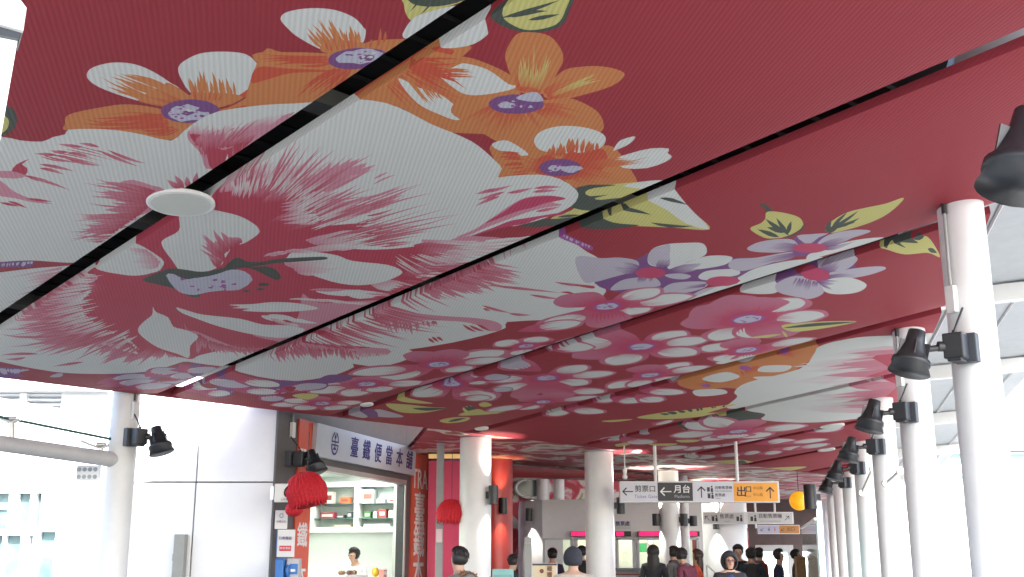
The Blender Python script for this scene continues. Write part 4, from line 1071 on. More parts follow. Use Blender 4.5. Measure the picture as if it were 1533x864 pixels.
LIT = mat('lit_panel', (.9, .9, .9), .5, noise=0, emit=(1, .99, .93), estr=7.0)
for w0, w1, o0, o1 in ((OP0 + .1, OP0 + .75, -1.0, -.6), (OP0 + .6, OP0 + 1.7, -1.9, -1.5), (OP1 - .7, OP1 - .05, -1.0, -.6)):
    mm = MB(); sbox(mm, w0, w1, OPT + .09, OPT + .118, o0, o1); mm.obj('light_panel', LIT, shop)
# window frame
ALU = mat('aluminium', (.46, .46, .44), .35, .5)
mm = MB(); sbox(mm, OP0 + .005, OP1 - .005, OPT - .09, OPT - .004, -.16, .03); mm.obj('window_head', ALU, shop)
mm = MB(); sbox(mm, OP1 - .06, OP1 + .004, SILL, OPT - .095, -.21, .028); mm.obj('window_jamb', ALU, shop)
mm = MB(); sbox(mm, OP0 + .004, OP0 + .07, SILL, OPT - .095, -.16, .028); mm.obj('window_jamb', ALU, shop)
mm = MB(); sbox(mm, OP1 - .085, OP1 - .062, SILL, OPT - .095, -.14, 0.0); mm.obj('window_gasket', BLACK_METAL, shop)
mm = MB(); sbox(mm, OP0 - .02, OP1 + .02, SILL - .05, SILL, -.5, .25); mm.obj('counter', WHITE_PAINT, shop)
# shelf unit on the end wall of the shop, facing the serving window
EW = OP1 + .55
def ew(x, y):
    p = hit(x, y, SHOP_A + SD * EW, SD); q = p - SHOP_A
    return q.dot(SN), p.z
def ebox(mb, r0, r1, z0, z1, d0, d1, mi=0):
    """r along the end wall (negative = into the shop), d = distance in front of it"""
    mb.prism([SHOP_A + SD * (EW - d0) + SN * r0 + UP * z0, SHOP_A + SD * (EW - d0) + SN * r1 + UP * z0, SHOP_A + SD * (EW - d1) + SN * r1 + UP * z0, SHOP_A + SD * (EW - d1) + SN * r0 + UP * z0], UP * (z1 - z0), mi); return mb
sl, sm_, sr = ew(481, 760)[0], ew(543, 760)[0], ew(602, 760)[0] + .12
ztop, zbot = ew(540, 727)[1], ew(540, 792)[1]
print('shelf', sl, sm_, sr, ztop, zbot)
SHELF_W = mat('shelf_white', (.82, .85, .83), .4, noise=.01)
su = thing('shelf_unit', SHOP_A + SD * (EW - .2) + SN * sm_ + UP * zbot, 'white shelf unit with glass shelves on the shop end wall', 'shelf unit')
mm = MB(); ebox(mm, sl - .12, sr, ztop - .04, ztop + .06, .002, .32); mm.obj('top_board', SHELF_W, su)
mm = MB(); ebox(mm, sl - .62, sr, zbot - .07, zbot + .03, .002, .34); mm.obj('bottom_board', SHELF_W, su)
mm = MB(); ebox(mm, sl + .001, sr - .001, zbot + .031, ztop - .041, .003, .012); mm.obj('back_board', mat('shelf_back', (.40, .48, .45), .5), su)
for r_ in (sl - .05, sm_, sr - .045):
    mm = MB(); ebox(mm, r_ - .045, r_ + .045, zbot + .032, ztop - .042, .013, .33); mm.obj('upright', SHELF_W, su)
SHG = mat('shelf_glass', (.06, .14, .12), .15, noise=0)
shelf_z = []
for y in (755, 777):
    z = ew(540, y)[1]; shelf_z.append(z)
    for r0, r1 in ((sl, sm_ - .047), (sm_ + .047, sr - .092)):
        mm = MB(); ebox(mm, r0, r1, z - .009, z + .006, .014, .31); mm.obj('glass_shelf', SHG, su)
# goods on the shelves: (side, start, width, height, level, colour, label)
GOODS = [(0, .16, .26, .24, 1, (.72, .66, .60), 'cream gift box leaning on the upper left shelf'), (0, .60, .24, .13, 1, (.70, .18, .07), 'orange printed snack box on the upper left shelf'),
         (1, .04, .30, .27, 1, (.74, .72, .72), 'white picture box on the upper right shelf'), (1, .42, .22, .08, 1, (.55, .62, .62), 'pale teal packet on the upper right shelf'), (1, .72, .20, .10, 1, (.70, .72, .72), 'white carton on the upper right shelf'),
         (0, .12, .34, .12, 2, (.45, .03, .08), 'crimson lunch box on the lower left shelf'), (0, .52, .20, .07, 2, (.05, .05, .06), 'black box on the lower left shelf'), (0, .78, .14, .13, 2, (.05, .07, .07), 'dark figurine box on the lower left shelf'),
         (1, .10, .18, .13, 2, (.05, .16, .05), 'green leafy box on the lower right shelf'), (1, .34, .10, .12, 2, (.74, .74, .74), 'white price card stand on the lower right shelf'), (1, .48, .20, .17, 2, (.36, .05, .04), 'dark red packets on the lower right shelf'), (1, .74, .20, .14, 2, (.66, .64, .58), 'cream carton on the lower right shelf'),
         (0, .45, .45, .05, 0, (.40, .32, .20), 'brown wooden tray on the bottom left board'), (1, .10, .70, .06, 0, (.45, .55, .55), 'pale tray on the bottom right board')]
for sd_, f, wf, h, lv, c, lab in GOODS:
    z = (zbot + .032, shelf_z[0] + .007, shelf_z[1] + .007)[lv]
    b0, b1 = ((sl, sm_ - .05), (sm_ + .05, sr - .1))[sd_]
    r0 = b0 + (b1 - b0) * f; r1 = min(r0 + (b1 - b0) * wf, b1 - .005)
    mm = MB(); ebox(mm, r0, r1, z, z + h, .09, .24)
    o = mm.obj('goods_box', mat('goods_%d_%d' % (sd_, int(f * 100) + 100 * lv), c, .5, noise=.1), bevel=.006, origin=SHOP_A + SD * (EW - .16) + SN * ((r0 + r1) / 2) + UP * z); tag(o, lab, 'box', 'goods on the shop shelves')
    mm = MB(); ebox(mm, r0 + .03, r1 - .03, z + h * .3, z + h * .7, .2402, .243); mm.obj('label', mat('goods_label_%d' % lv, ((.72, .70, .62), (.30, .08, .06), (.70, .66, .58))[lv], .6), o).location = -Vector(o.location)
# name board with emblem
nb = thing('name_board', sp(OP0 + 1, OPT + .2, .06), 'tilted white shop board with a navy emblem and six navy characters', 'sign')
nw0, nw1 = sw(464, 665)[0], sw(614, 700)[0]
nzt, nzb = (sw(465, 633)[1] + sw(613, 672)[1]) / 2, (sw(464, 684)[1] + sw(612, 711)[1]) / 2
TIL = .025
mm = MB(); mm.prism([sp(nw0, nzb, .02), sp(nw1, nzb, .02), sp(nw1, nzb, .10), sp(nw0, nzb, .10)], UP * (nzt - nzb) + SN * TIL); mm.obj('board', mat('board_white', (.50, .54, .60), .4, noise=.03), nb)
up_t = (UP * (nzt - nzb) + SN * TIL).normalized()
def nbf(fx, fz):
    p = sp(nw0 + (nw1 - nw0) * fx, nzb, .102) + (UP * (nzt - nzb) + SN * TIL) * fz
    return frame(p, -SD if False else SD, up_t)
H_ = nzt - nzb
for i, ch in enumerate('臺鐵便當本舖'):
    text_mesh('character', ch, H_ * .70, nbf(.335 + .118 * i, .47), NAVY, nb, bold=.018, sx=.92)
M = nbf(.155, .5)
mm = MB()
def ring(mb, M, rx, ry, r2, a0, a1, n=20):
    vs_ = []
    for i in range(n + 1):
        a = a0 + (a1 - a0) * i / n
        for k_ in (1.0, r2): vs_.append(M @ Vector((rx * math.cos(a) * k_, ry * math.sin(a) * k_, .004)))
    mb.add(vs_, [(2 * i, 2 * i + 1, 2 * i + 3, 2 * i + 2) for i in range(n)])
ring(mm, M, H_ * .27, H_ * .37, .80, R(8), R(80)); ring(mm, M, H_ * .27, H_ * .37, .80, R(100), R(172)); ring(mm, M, H_ * .27, H_ * .37, .80, R(188), R(352))
def rect(mb, M, x0, y0, x1, y1): mb.add([M @ Vector(p) for p in ((x0, y0, .004), (x1, y0, .004), (x1, y1, .004), (x0, y1, .004))], [(0, 1, 2, 3)])
h = H_
rect(mm, M, -h * .26, h * .03, h * .26, h * .075); rect(mm, M, -h * .26, -h * .075, h * .26, -h * .03)
rect(mm, M, -h * .022, -h * .2, h * .022, h * .2)
mm.add([M @ Vector(p) for p in ((-h * .15, -h * .2, .0045), (h * .15, -h * .2, .0045), (0, -h * .09, .0045))], [(0, 1, 2)])
ring(mm, M @ Matrix.Translation((0, h * .21, 0)), h * .07, h * .07, .05, 0, 2 * math.pi)
mm.obj('emblem', NAVY, nb)
# red banners either side
def banner(x0, x1, ytop, label, chars, y_tra, skip=0.0):
    w0, w1 = sw(x0, 760)[0], sw(x1, 760)[0]; zt = sw((x0 + x1) / 2, ytop)[1]
    t = thing('banner', sp((w0 + w1) / 2, .1, .03), label, 'banner', 'red shop banners')
    mm = MB(); sbox(mm, w0, w1, .1, zt, .004, .035); mm.obj('board', RED_PAINT, t)
    wc = (w0 + w1) / 2; cw = w1 - w0
    z = sw((x0 + x1) / 2, y_tra)[1]
    text_mesh('lettering', 'TRA', cw * .62, frame(sp(wc, z, .037), SD), WHITE_INK, t, bold=.01, sx=.85)
    for i, ch in enumerate(chars):
        text_mesh('character', ch, cw * .78, frame(sp(wc, z - .62 - i * .62, .037), SD), WHITE_INK, t, bold=.018, sx=.9)
    return t
banner(613.5, 637, 676, 'red banner with white lettering at the right of the serving window', '臺鐵本舖', 719)
banner(440, 462, 628, 'red banner behind the big red lantern left of the serving window', '臺鐵本舖', 684)
# dark corner post and rose wall beyond the shop
pw0, pw1 = sw(638, 780)[0], sw(652, 780)[0]
mm = MB(); sbox(mm, pw0, pw1, 0, sw(645, 680)[1], .004, .10); q = mm.obj('corner_post', mat('brown_grey', (.11, .10, .10), .6), bevel=.005, origin=sp(pw0, 0, 0)); tag(q, 'dark grey square post at the right end of the shop front', 'post')
# spotlights on the shop front
for x, y, nm in ((431, 687, 'black floodlight on the grey wall above the big red lantern'), (660, 731, 'small black floodlight on the grey post above the round red lantern')):
    w, z = sw(x, y); ax_ = sp(w, 0, -.2)
    spotlight(ax_, .2, z, SN, Vector((1, .05, 0)), Vector((.42, -.2, 0)) if x < 500 else Vector((.15, 0, 0)), nm, 'floodlights on the left side', .95 if x < 500 else .8, .22 if x < 500 else .16)
    conduit(sp(w + (.05 if x < 500 else .0), 0, -.2), .2, z + .33, min(z + 1.0, TOPZ), SN, 'white cable box above the floodlight ' + ('near the big red lantern' if x < 500 else 'near the round red lantern'), 'cable boxes on the left side')

# unseen storey block, added above the shop to keep sun off its front
us_ = thing('shade_storey', sp(3, 4.75, .5), 'unseen grey storey block added over the lunch shop to shade its front', 'building')
mm = MB(); sbox(mm, -.2, 9.0, 4.72, 7.5, -4.0, 1.9); mm.obj('shade_block', GREY_MID, us_)
mm = MB(); sbox(mm, -.25, 9.05, 7.5, 7.6, -4.05, 1.95); mm.obj('shade_cap', WALL_WHITE, us_)

# ------------------------------------------------------------------ concourse hall behind the canopy
def print_far_mat(name, red, white, seed, sc=(1, 1, 1)):
    m = bpy.data.materials.new(name); m.use_nodes = True
    nt = m.node_tree; N = nt.nodes; L = nt.links; b = N['Principled BSDF']; b.inputs['Roughness'].default_value = .55
    tc = N.new('ShaderNodeTexCoord'); mp = N.new('ShaderNodeMapping'); mp.inputs['Scale'].default_value = sc; mp.inputs['Location'].default_value = (seed, seed * .7, 0); L.new(tc.outputs['Object'], mp.inputs[0])
    n1 = N.new('ShaderNodeTexNoise'); n1.inputs['Scale'].default_value = 1.1; n1.inputs['Detail'].default_value = 5; n1.inputs['Distortion'].default_value = 1.2; L.new(mp.outputs[0], n1.inputs[0])
    cr = N.new('ShaderNodeValToRGB'); cr.color_ramp.interpolation = 'LINEAR'
    e = cr.color_ramp.elements; e[0].position = .46; e[0].color = (*red, 1); e[1].position = .50; e[1].color = (.55, .10, .17, 1)
    x = e.new(.545); x.color = (*white, 1); x = e.new(.62); x.color = (*white, 1); x = e.new(.63); x.color = (.30, .29, .10, 1); x = e.new(.68); x.color = (*red, 1)
    L.new(n1.outputs[0], cr.inputs[0]); L.new(cr.outputs[0], b.inputs['Base Color'])
    return m
FAR_PRINT = print_far_mat('far_floral_print', C_RED, (.62, .60, .55), 3.1)
HZ = 3.60
hc = thing('hall_ceiling', (4, 26, HZ), 'low red floral ceiling of the station hall behind the canopy edge', 'ceiling')
nh = 14
front = [soffit(7.0 + 13.6 * i / nh, .055, .0) for i in range(nh + 1)]
bx = [(-3.0, 27.0), (4.0, 30.0), (6.5, 40.0), (13.5, 40.0)]
back = []
for i in range(nh + 1):
    f = i / nh * (len(bx) - 1); k = min(int(f), len(bx) - 2); t_ = f - k
    back.append(Vector((bx[k][0] + (bx[k + 1][0] - bx[k][0]) * t_, bx[k][1] + (bx[k + 1][1] - bx[k][1]) * t_, HZ)))
mm = MB(); n1 = nh + 1
mm.add(front + back + [p + UP * .1 for p in front + back], [(i, i + 1, n1 + i + 1, n1 + i) for i in range(nh)] + [(2 * n1 + i, 3 * n1 + i, 3 * n1 + i + 1, 2 * n1 + i + 1) for i in range(nh)] + [(i, 2 * n1 + i, 2 * n1 + i + 1, i + 1) for i in range(nh)])
mm.obj('ceiling_board', FAR_PRINT, hc)
hr = thing('station_hall', (0, 32, 5.4), 'dark station hall shell above the ticket office', 'hall')
mm = MB(); mm.box((-.4, 31.7, 5.5), (15.4, 13.2, .2)); mm.obj('roof_slab', mat('hall_roof_dark', (.10, .08, .08), .7), hr)
mm = MB(); mm.box((-4.6, 33.0, 2.7), (.2, 16, 5.4)); mm.obj('side_wall', mat('hall_side_red', (.25, .03, .04), .6), hr)
# dark red bulkhead beam with curved underside
bk_ = thing('bulkhead', (0, 27, 3.2), 'dark red curved bulkhead beam between the two thick white columns', 'beam')
mm = MB(); vs_ = []; n = 14
for i in range(n + 1):
    f = i / n; x = 700 + 330 * f
    Yb = 23.5 + 4.5 * f
    z0 = at(x, 714 + 2 * f, Yb).z; z1 = HZ - .004
    p = at(x, 700, Yb); vs_ += [(p.x, Yb, z0), (p.x, Yb, z1), (p.x, Yb + .35, z0), (p.x, Yb + .35, z1)]
mm.add(vs_, [(4 * i, 4 * i + 4, 4 * i + 5, 4 * i + 1) for i in range(n)] + [(4 * i + 2, 4 * i + 3, 4 * i + 7, 4 * i + 6) for i in range(n)] + [(4 * i, 4 * i + 2, 4 * i + 6, 4 * i + 4) for i in range(n)], 0, True)
mm.obj('beam_face', mat('bulkhead_red', (.30, .02, .025), .45, noise=.2, nscale=2), bk_)
# rose wall and red column
rw = thing('rose_wall', at(676, 838, 22.5), 'flat rose red wall panel behind the round red lantern', 'wall')
a, b = at(640, 800, 22.6), at(735, 800, 22.6)
mm = MB(); mm.box(((a.x + b.x) / 2, 22.65, at(680, 690, 22.6).z / 2), (b.x - a.x, .1, at(680, 690, 22.6).z)); mm.obj('panel', ROSE, rw)
mm = MB(); mm.box(((a.x + b.x) / 2, 22.6, at(680, 672, 22.6).z), (b.x - a.x, .3, .22)); mm.obj('top_beam', mat('dark_brown', (.03, .02, .02), .7), rw)
mm = MB(); mm.box(((a.x + b.x) / 2, 22.55, at(680, 683, 22.6).z), (b.x - a.x, .06, .10)); mm.obj('lamp_trough', mat('warm_glow', (.8, .6, .3), .5, noise=0, emit=(1, .55, .18), estr=.06), rw)
gp0, gp1 = at(652, 800, 20.6), at(663, 800, 20.6)
mm = MB(); mm.box(((gp0.x + gp1.x) / 2, 20.65, 1.85), (gp1.x - gp0.x, .1, 3.7)); q = mm.obj('grey_pilaster', mat('pale_grey_panel', (.30, .31, .32), .5), origin=((gp0.x + gp1.x) / 2, 20.65, 0)); tag(q, 'narrow pale grey pilaster between the shop post and the rose wall', 'pilaster')
n0 = at(653, 792, 20.55); n1 = at(662, 812, 20.55)
mm = MB(); mm.box(((n0.x + n1.x) / 2, 20.585, (n0.z + n1.z) / 2), (n1.x - n0.x, .01, n0.z - n1.z)); q = mm.obj('notice', mat('pink_paper', (.72, .55, .60), .6), origin=((n0.x + n1.x) / 2, 20.585, n1.z)); tag(q, 'pale pink notice sheet on the grey pilaster under the round lantern', 'notice')
rc = at(741, 800, 24.0); rc.z = 0
t = thing('red_column', rc, 'thick glossy red round column behind the bright white column', 'column')
mm = MB(); mm.tube([rc, rc + Vector((0, 0, at(750, 688, 24).z))], .375, 40); mm.obj('shaft', RED_COL, t)
mm = MB(); mm.tube([rc + Vector((0, 0, .0)), rc + Vector((0, 0, .15))], .39, 40); mm.obj('base_ring', STEEL, t)
tb = at(756, 864, 21.4)
mm = MB(); a, b = at(737, 852, 21.4), at(769, 852, 21.4)
mm.box(((a.x + b.x) / 2, 21.5, a.z / 2), (b.x - a.x, .25, a.z)); q = mm.obj('teal_box', mat('pale_teal', (.30, .62, .62), .4), bevel=.01, origin=((a.x + b.x) / 2, 21.5, 0)); tag(q, 'pale teal cabinet top standing at the foot of the red column', 'cabinet')
mm = MB(); mm.box(((a.x + b.x) / 2, 21.37, a.z - .25), (b.x - a.x - .06, .012, .3)); mm.obj('front_panel', mat('teal_panel', (.22, .5, .5), .4), q, bevel=.003).location = -Vector(q.location)

def sconce(p, axis_dir, label, power=18, color=(1, .93, .8), r=.085, h=.32):
    """black up/down wall lamp; p is the lamp centre, axis_dir points from the wall to it"""
    t = thing('wall_lamp', p, label, 'wall lamp', 'black up and down wall lamps')
    d = axis_dir.normalized()
    mm = MB()
    mm.tube([p + Vector((0, 0, -h / 2)), p + Vector((0, 0, h / 2))], r, 20, caps=False)
    mm.tube([p + Vector((0, 0, -h / 2 + .04)), p + Vector((0, 0, h / 2 - .04))], r * .96, 20, caps=True)
    mm.obj('housing', BLACK_METAL, t)
    mm = MB(); mm.box(p - d * (r + .03), (.08, .10, .12), rot=Matrix((d.cross(UP), d, UP)).transposed()); mm.obj('bracket', BLACK_METAL, t)
    if power:
        for s_ in (1, -1):
            l = bpy.data.lights.new('lamp_beam', 'SPOT'); l.energy = power; l.color = color; l.spot_size = R(75); l.spot_blend = .6; l.shadow_soft_size = .03
            lo = bpy.data.objects.new('lamp_beam', l); COL.objects.link(lo); lo.parent = t
            lo.location = Vector((0, 0, s_ * (h / 2 + .01)))
            lo.rotation_euler = (R(180) if s_ > 0 else 0, 0, 0)
    return t
def on_col(base, r, ang, z, off=.14):
    d = Vector((math.sin(R(ang)), -math.cos(R(ang)), 0))
    return base + d * (r + off) + UP * z, d
p, d = on_col(LEFT2, BIG, 50, at(728, 741, 19.9).z); sconce(p, d, 'black wall lamp on the bright white column left of the red column', 11)
p, d = on_col(LEFT3, BIG, 95, at(925, 757, 22.3).z); sconce(p, d, 'black wall lamp on the right side of the white column beside the ticket gate sign', 16)
p, d = on_col(rc, .375, 20, at(747, 757, 23.5).z); sconce(p, d, 'black wall lamp washing the red column with warm light', 5, (1, .6, .25))

# ------------------------------------------------------------------ ticket office
OY = 29.0
off = thing('ticket_office', at(930, 838, OY), 'white rounded ticket office with lit counter windows and red displays', 'ticket office')
def ox(x, Y=OY): return at(x, 800, Y).x
def oz(y, Y=OY): return at(930, y, Y).z
OT = oz(748)
path = []
xl_, xr_ = ox(778), ox(1052); rr = 1.1
for i in range(9):
    a = R(180 + 90 * i / 8); path.append((xl_ + rr + rr * math.cos(a), OY + rr + rr * math.sin(a)))
path_l = path
mm = MB(); n = len(path_l)
mm.add([(x, y, 0) for x, y in path_l] + [(x, y, OT) for x, y in path_l], [(i, i + 1, n + i + 1, n + i) for i in range(n - 1)], 0, True)
mm.add([(xl_, OY + rr, 0), (xl_, OY + 7, 0), (xl_, OY + 7, OT), (xl_, OY + rr, OT)], [(0, 3, 2, 1)])
wins = [(812, 857, .02, oz(806)), (861, 919, oz(850), oz(806)), (922, 950, oz(850), oz(806)), (953, 1003, oz(850), oz(806)), (1006, 1046, oz(850), oz(806))]
x_prev = xl_ + rr
for (x0, x1, z0, z1) in wins:
    X0, X1 = ox(x0), ox(x1)
    mm.box(((x_prev + X0) / 2, OY + .1, OT / 2), (X0 - x_prev, .2, OT)); mm.box(((X0 + X1) / 2, OY + .1, (z1 + OT) / 2), (X1 - X0, .198, OT - z1))
    if z0 > .1: mm.box(((X0 + X1) / 2, OY + .1, z0 / 2), (X1 - X0, .198, z0))
    x_prev = X1
mm.box(((x_prev + xr_) / 2, OY + .1, OT / 2), (xr_ - x_prev, .2, OT))
mm.obj('curved_wall', mat('office_white', (.78, .77, .80), .5, noise=.03), off)
CREAM = mat('office_cream', (.70, .72, .60), .6, noise=.05)
mm = MB(); mm.box(((ox(800) + ox(1060)) / 2, OY + 3.2, 1.6), (ox(1060) - ox(790), .1, 3.2)); mm.obj('office_back_wall', CREAM, off)
mm = MB(); mm.prism([Vector((x, y, OT - .03)) for x, y in path_l[::-1]] + [Vector((xl_, OY + 7, OT - .03)), Vector((xr_, OY + 7, OT - .03)), Vector((xr_, OY + .2, OT - .03))], (0, 0, .03)); mm.obj('office_roof', mat('office_roof_white', (.7, .7, .72), .6), off)
mm = MB(); mm.box(((ox(861) + ox(1046)) / 2, OY + 1.6, 2.55), (ox(1046) - ox(861), 2.6, .04)); mm.obj('lit_ceiling', mat('office_lit', (.9, .9, .85), .5, noise=0, emit=(1, .98, .85), estr=.4), off)
FR = mat('counter_frame', (.40, .42, .45), .4, .3)
for (x0, x1, z0, z1) in wins:
    X0, X1 = ox(x0), ox(x1); mm = MB()
    for q in ((X0 + .03, z0, X0 + .03, z1), (X1 - .03, z0, X1 - .03, z1), (X0 + .06, z1 - .04, X1 - .06, z1 - .04)):
        mm.prism([Vector((q[0] - .03, OY - .03, q[1])), Vector((q[2] + .03, OY - .03, q[1])), Vector((q[2] + .03, OY + .06, q[1])), Vector((q[0] - .03, OY + .06, q[1]))], (0, 0, max(q[3] - q[1], .04)))
    wf = mm.obj('counter_window', FR, off)
    mm = MB(); mm.box(((X0 + X1) / 2, OY + .12, (z0 + z1) / 2), (X1 - X0, .008, z1 - z0)); mm.obj('pane', mat('clear_pane', (.95, .98, .97), .02, noise=0, trans=1.0), wf).location = (0, 0, 0)
mm = MB(); mm.box(((ox(861) + ox(1046)) / 2, OY - .12, oz(852)), (ox(1046) - ox(861), .4, .06)); mm.obj('counter_top', mat('counter_slate', (.22, .23, .26), .35), off)
mm = MB(); mm.box(((ox(861) + ox(1046)) / 2, OY - .07, oz(860)), (ox(1046) - ox(861), .04, .03)); mm.obj('counter_rail', mat('rail_red', (.35, .06, .03), .4), off)
mm = MB(); a_, b_ = ox(812), ox(857); mm.box((a_ + .45 * (b_ - a_), OY + .25, 1.1), (.06, .06, 2.2)); mm.obj('door_post', mat('door_brown', (.09, .07, .06), .5), off)
LED = mat('red_display', (.1, .0, .02), .4, noise=0, emit=(1.0, .004, .10), estr=.25)
for x0, x1, lit0, lit1, lab in ((854, 920, 854, 912, 'red lit display strip above the counter left of the thick white column'), (921, 944, 921, 934, 'short red lit display right of the thick white column'), (954, 1002, 955, 1001, 'long red lit display above the counter window'), (1028, 1046, 1028, 1043, 'red lit display at the right end of the counters')):
    mm = MB(); mm.box(((ox(x0) + ox(x1)) / 2, OY - .08, oz(799.5)), (ox(x1) - ox(x0), .12, .13)); q = mm.obj('display', BLACK_METAL, origin=((ox(x0) + ox(x1)) / 2, OY - .08, oz(803))); tag(q, lab, 'display', 'red displays on the ticket office')
    mm = MB(); mm.box(((ox(lit0) + ox(lit1)) / 2, OY - .142, oz(799.5)), (ox(lit1) - ox(lit0) - .03, .006, .10)); mm.obj('screen', LED, q).location = -Vector(q.location)
cx_ = xl_ + rr; yy_ = OY + rr - math.sqrt(rr * rr - (ox(795) - cx_) ** 2)
p = Vector((ox(795) - .05, yy_ - .16, oz(770))); sconce(p, Vector((-.2, -1, 0)), 'black wall lamp on the left rounded end of the ticket office', 26)
# small board over the counters
mm = MB(); mm.box((ox(931), OY - .05, oz(786)), (ox(942) - ox(915), .04, .2)); q = mm.obj('counter_sign', SIGN_WHITE, origin=(ox(931), OY - .05, oz(791))); tag(q, 'small white board with three characters above the counters', 'sign')
text_mesh('lettering', '售票處', .12, frame(Vector((ox(932), OY - .073, oz(784.5))), Vector((1, 0, 0))), NAVY, q, bold=.02)
# monitor and clock inside
mm = MB(); mm.box((ox(960, OY + 1), OY + 1.0, oz(820, OY + 1)), (.26, .05, .22)); q = mm.obj('monitor', BLACK_METAL, origin=(ox(960, OY + 1), OY + 1, oz(826, OY + 1))); tag(q, 'green glowing computer screen inside the counter window', 'monitor')
mm = MB(); mm.box((ox(960, OY + 1), OY + .972, oz(820, OY + 1)), (.24, .006, .2)); mm.obj('screen', mat('green_screen', (.05, .3, .1), .4, noise=0, emit=(.1, .8, .25), estr=.06), q).location = -Vector(q.location)
mm = MB(); c = Vector((ox(974, OY + 3), OY + 3.1, oz(811, OY + 3))); mm.tube([c, c + Vector((0, .04, 0))], .10, 20); q = mm.obj('wall_clock', GREY_MID, origin=c); tag(q, 'round wall clock on the office back wall', 'clock')
mm = MB(); mm.tube([c + Vector((0, -.008, 0)), c + Vector((0, -.001, 0))], .08, 20); mm.obj('dial', PAPER, q).location = -Vector(q.location)
# stacked white round tower at the right end
tw = Vector((ox(1083, 30.2), 30.2, 0))
t = thing('round_tower', tw, 'broad white round column at the right end of the ticket office', 'column')
mm = MB(); mm.tube([tw, tw + UP * (HZ - .01)], .62, 48, caps=False); mm.obj('shaft', mat('tower_white', (.66, .67, .70), .5, noise=.08, nscale=1.5), t)
mm = MB(); mm.tube([tw, tw + UP * .15], .64, 48); mm.obj('base_ring', STEEL, t)
for x, Y, r_, lab in ((1003, 26.0, .235, 'slim white column with black wall lamps behind the platform sign'), (1026, 27.5, .10, 'thin white pipe column right of the slim lamp column')):
    b_ = at(x, 800, Y); b_.z = 0
    t = thing('slim_column', b_, lab, 'column', 'slim columns in the hall')
    mm = MB(); mm.tube([b_, b_ + UP * (HZ - .004)], r_, 30, caps=False); mm.obj('shaft', COLUMN_PAINT, t)
    mm = MB(); mm.tube([b_, b_ + UP * .12], r_ + .02, 30); mm.obj('base_ring', STEEL, t)
b_ = at(1003, 800, 26.0); b_.z = 0
zz = at(990, 778, 25.8).z
for ang, lab in ((-72, 'black wall lamp on the left of the slim column'), (68, 'black wall lamp on the right of the slim column')):
    p, d = on_col(b_, .235, ang, zz, .1); sconce(p, d, lab, 18, (1, .93, .8), .09, .27)
p = Vector((at(1038, 779, 27.2).x, 27.2, at(1038, 780, 27.2).z)); sconce(p, Vector((1, -.2, 0)), 'black wall lamp on the thin pipe column', 0, r=.09, h=.24)
p, d = on_col(tw, .62, -25, at(1066, 783, 29.6).z, .1); sconce(p, d, 'black wall lamp on the broad round column hidden behind the small signs', 24)
# hall back: mural wall, oval window, dark wall, exit
FARY = 37.0
mw = thing('mural_wall', at(820, 838, FARY), 'far hall wall covered with a red and white floral mural', 'wall')
a, b = at(700, 750, FARY), at(1118, 750, FARY)
mm = MB(); mm.box(((a.x + b.x) / 2, FARY + .1, 2.6), (b.x - a.x, .2, 5.2)); mm.obj('mural', print_far_mat('mural_print', (.36, .03, .05), (.5, .48, .46), 9.0), mw)
ow = thing('oval_window', at(796, 730, FARY - .1), 'oval window with a pale ring in the far mural wall', 'window')
c = at(797, 731, FARY - .05); mm = MB(); n = 36
vs_ = []
for i in range(n):
    a = 2 * math.pi * i / n
    for rx, rz, y in ((.62, .36, 0), (.50, .27, 0), (.62, .36, .08), (.50, .27, .08)): vs_.append(c + Vector((rx * math.cos(a), -.06 + y, rz * math.sin(a))))
fs = []
for i in range(n):
    j = (i + 1) % n
    fs += [(4 * i, 4 * j, 4 * j + 1, 4 * i + 1), (4 * i, 4 * i + 2, 4 * j + 2, 4 * j), (4 * i + 1, 4 * j + 1, 4 * j + 3, 4 * i + 3)]
mm.add(vs_, fs, 0, True); mm.obj('frame_ring', mat('ring_grey', (.6, .62, .62), .3), ow)
mm = MB(); mm.add([c + Vector((.5 * math.cos(2 * math.pi * i / n), -.005, .27 * math.sin(2 * math.pi * i / n))) for i in range(n)], [tuple(range(n))]); mm.obj('pane', mat('dark_pane', (.03, .06, .06), .1), ow)
for x, r_ in ((813, .19), (837, .16)):
    b_ = at(x, 740, 33.5); b_.z = 0
    mm = MB(); mm.tube([b_, b_ + UP * 4.6], r_, 24, caps=False); t = thing('hall_column', b_, 'grey round column above the ticket office roof, ' + ('left one by the oval window' if x < 820 else 'right one further from the oval window'), 'column', 'grey columns behind the ticket office'); mm.obj('shaft', mat('hall_column_grey', (.5, .47, .47), .5), t)
    mm = MB(); mm.tube([b_, b_ + UP * .12], r_ + .02, 24); mm.obj('base_ring', STEEL, t)
dw = thing('dark_wall', at(1160, 838, 38.5), 'dark brown hall wall around the bright exit doorway', 'wall')
x0, xd0, xd1, x1 = at(1095, 800, 38.5).x, at(1132, 800, 38.5).x, at(1183, 800, 38.5).x, at(1225, 800, 38.5).x
zd = at(1160, 826, 38.5).z
mm = MB(); mm.box(((x0 + x1) / 2, 38.6, (zd + 5.0) / 2), (x1 - x0, .2, 5.0 - zd)); mm.box(((x0 + xd0) / 2, 38.6, zd / 2), (xd0 - x0, .198, zd)); mm.box(((xd1 + x1) / 2, 38.6, zd / 2), (x1 - xd1, .198, zd))
mm.obj('wall', mat('dark_brown_wall', (.06, .035, .035), .6, noise=.4, nscale=2), dw)
mm = MB()
for q in (((xd0 - .06), (xd0 + .12), 0, zd), ((xd1 - .12), (xd1 + .06), 0, zd), ((xd0 - .06), (xd1 + .06), zd, zd + .22)):
    mm.box(((q[0] + q[1]) / 2, 38.48, (q[2] + q[3]) / 2), (q[1] - q[0], .10, q[3] - q[2]))
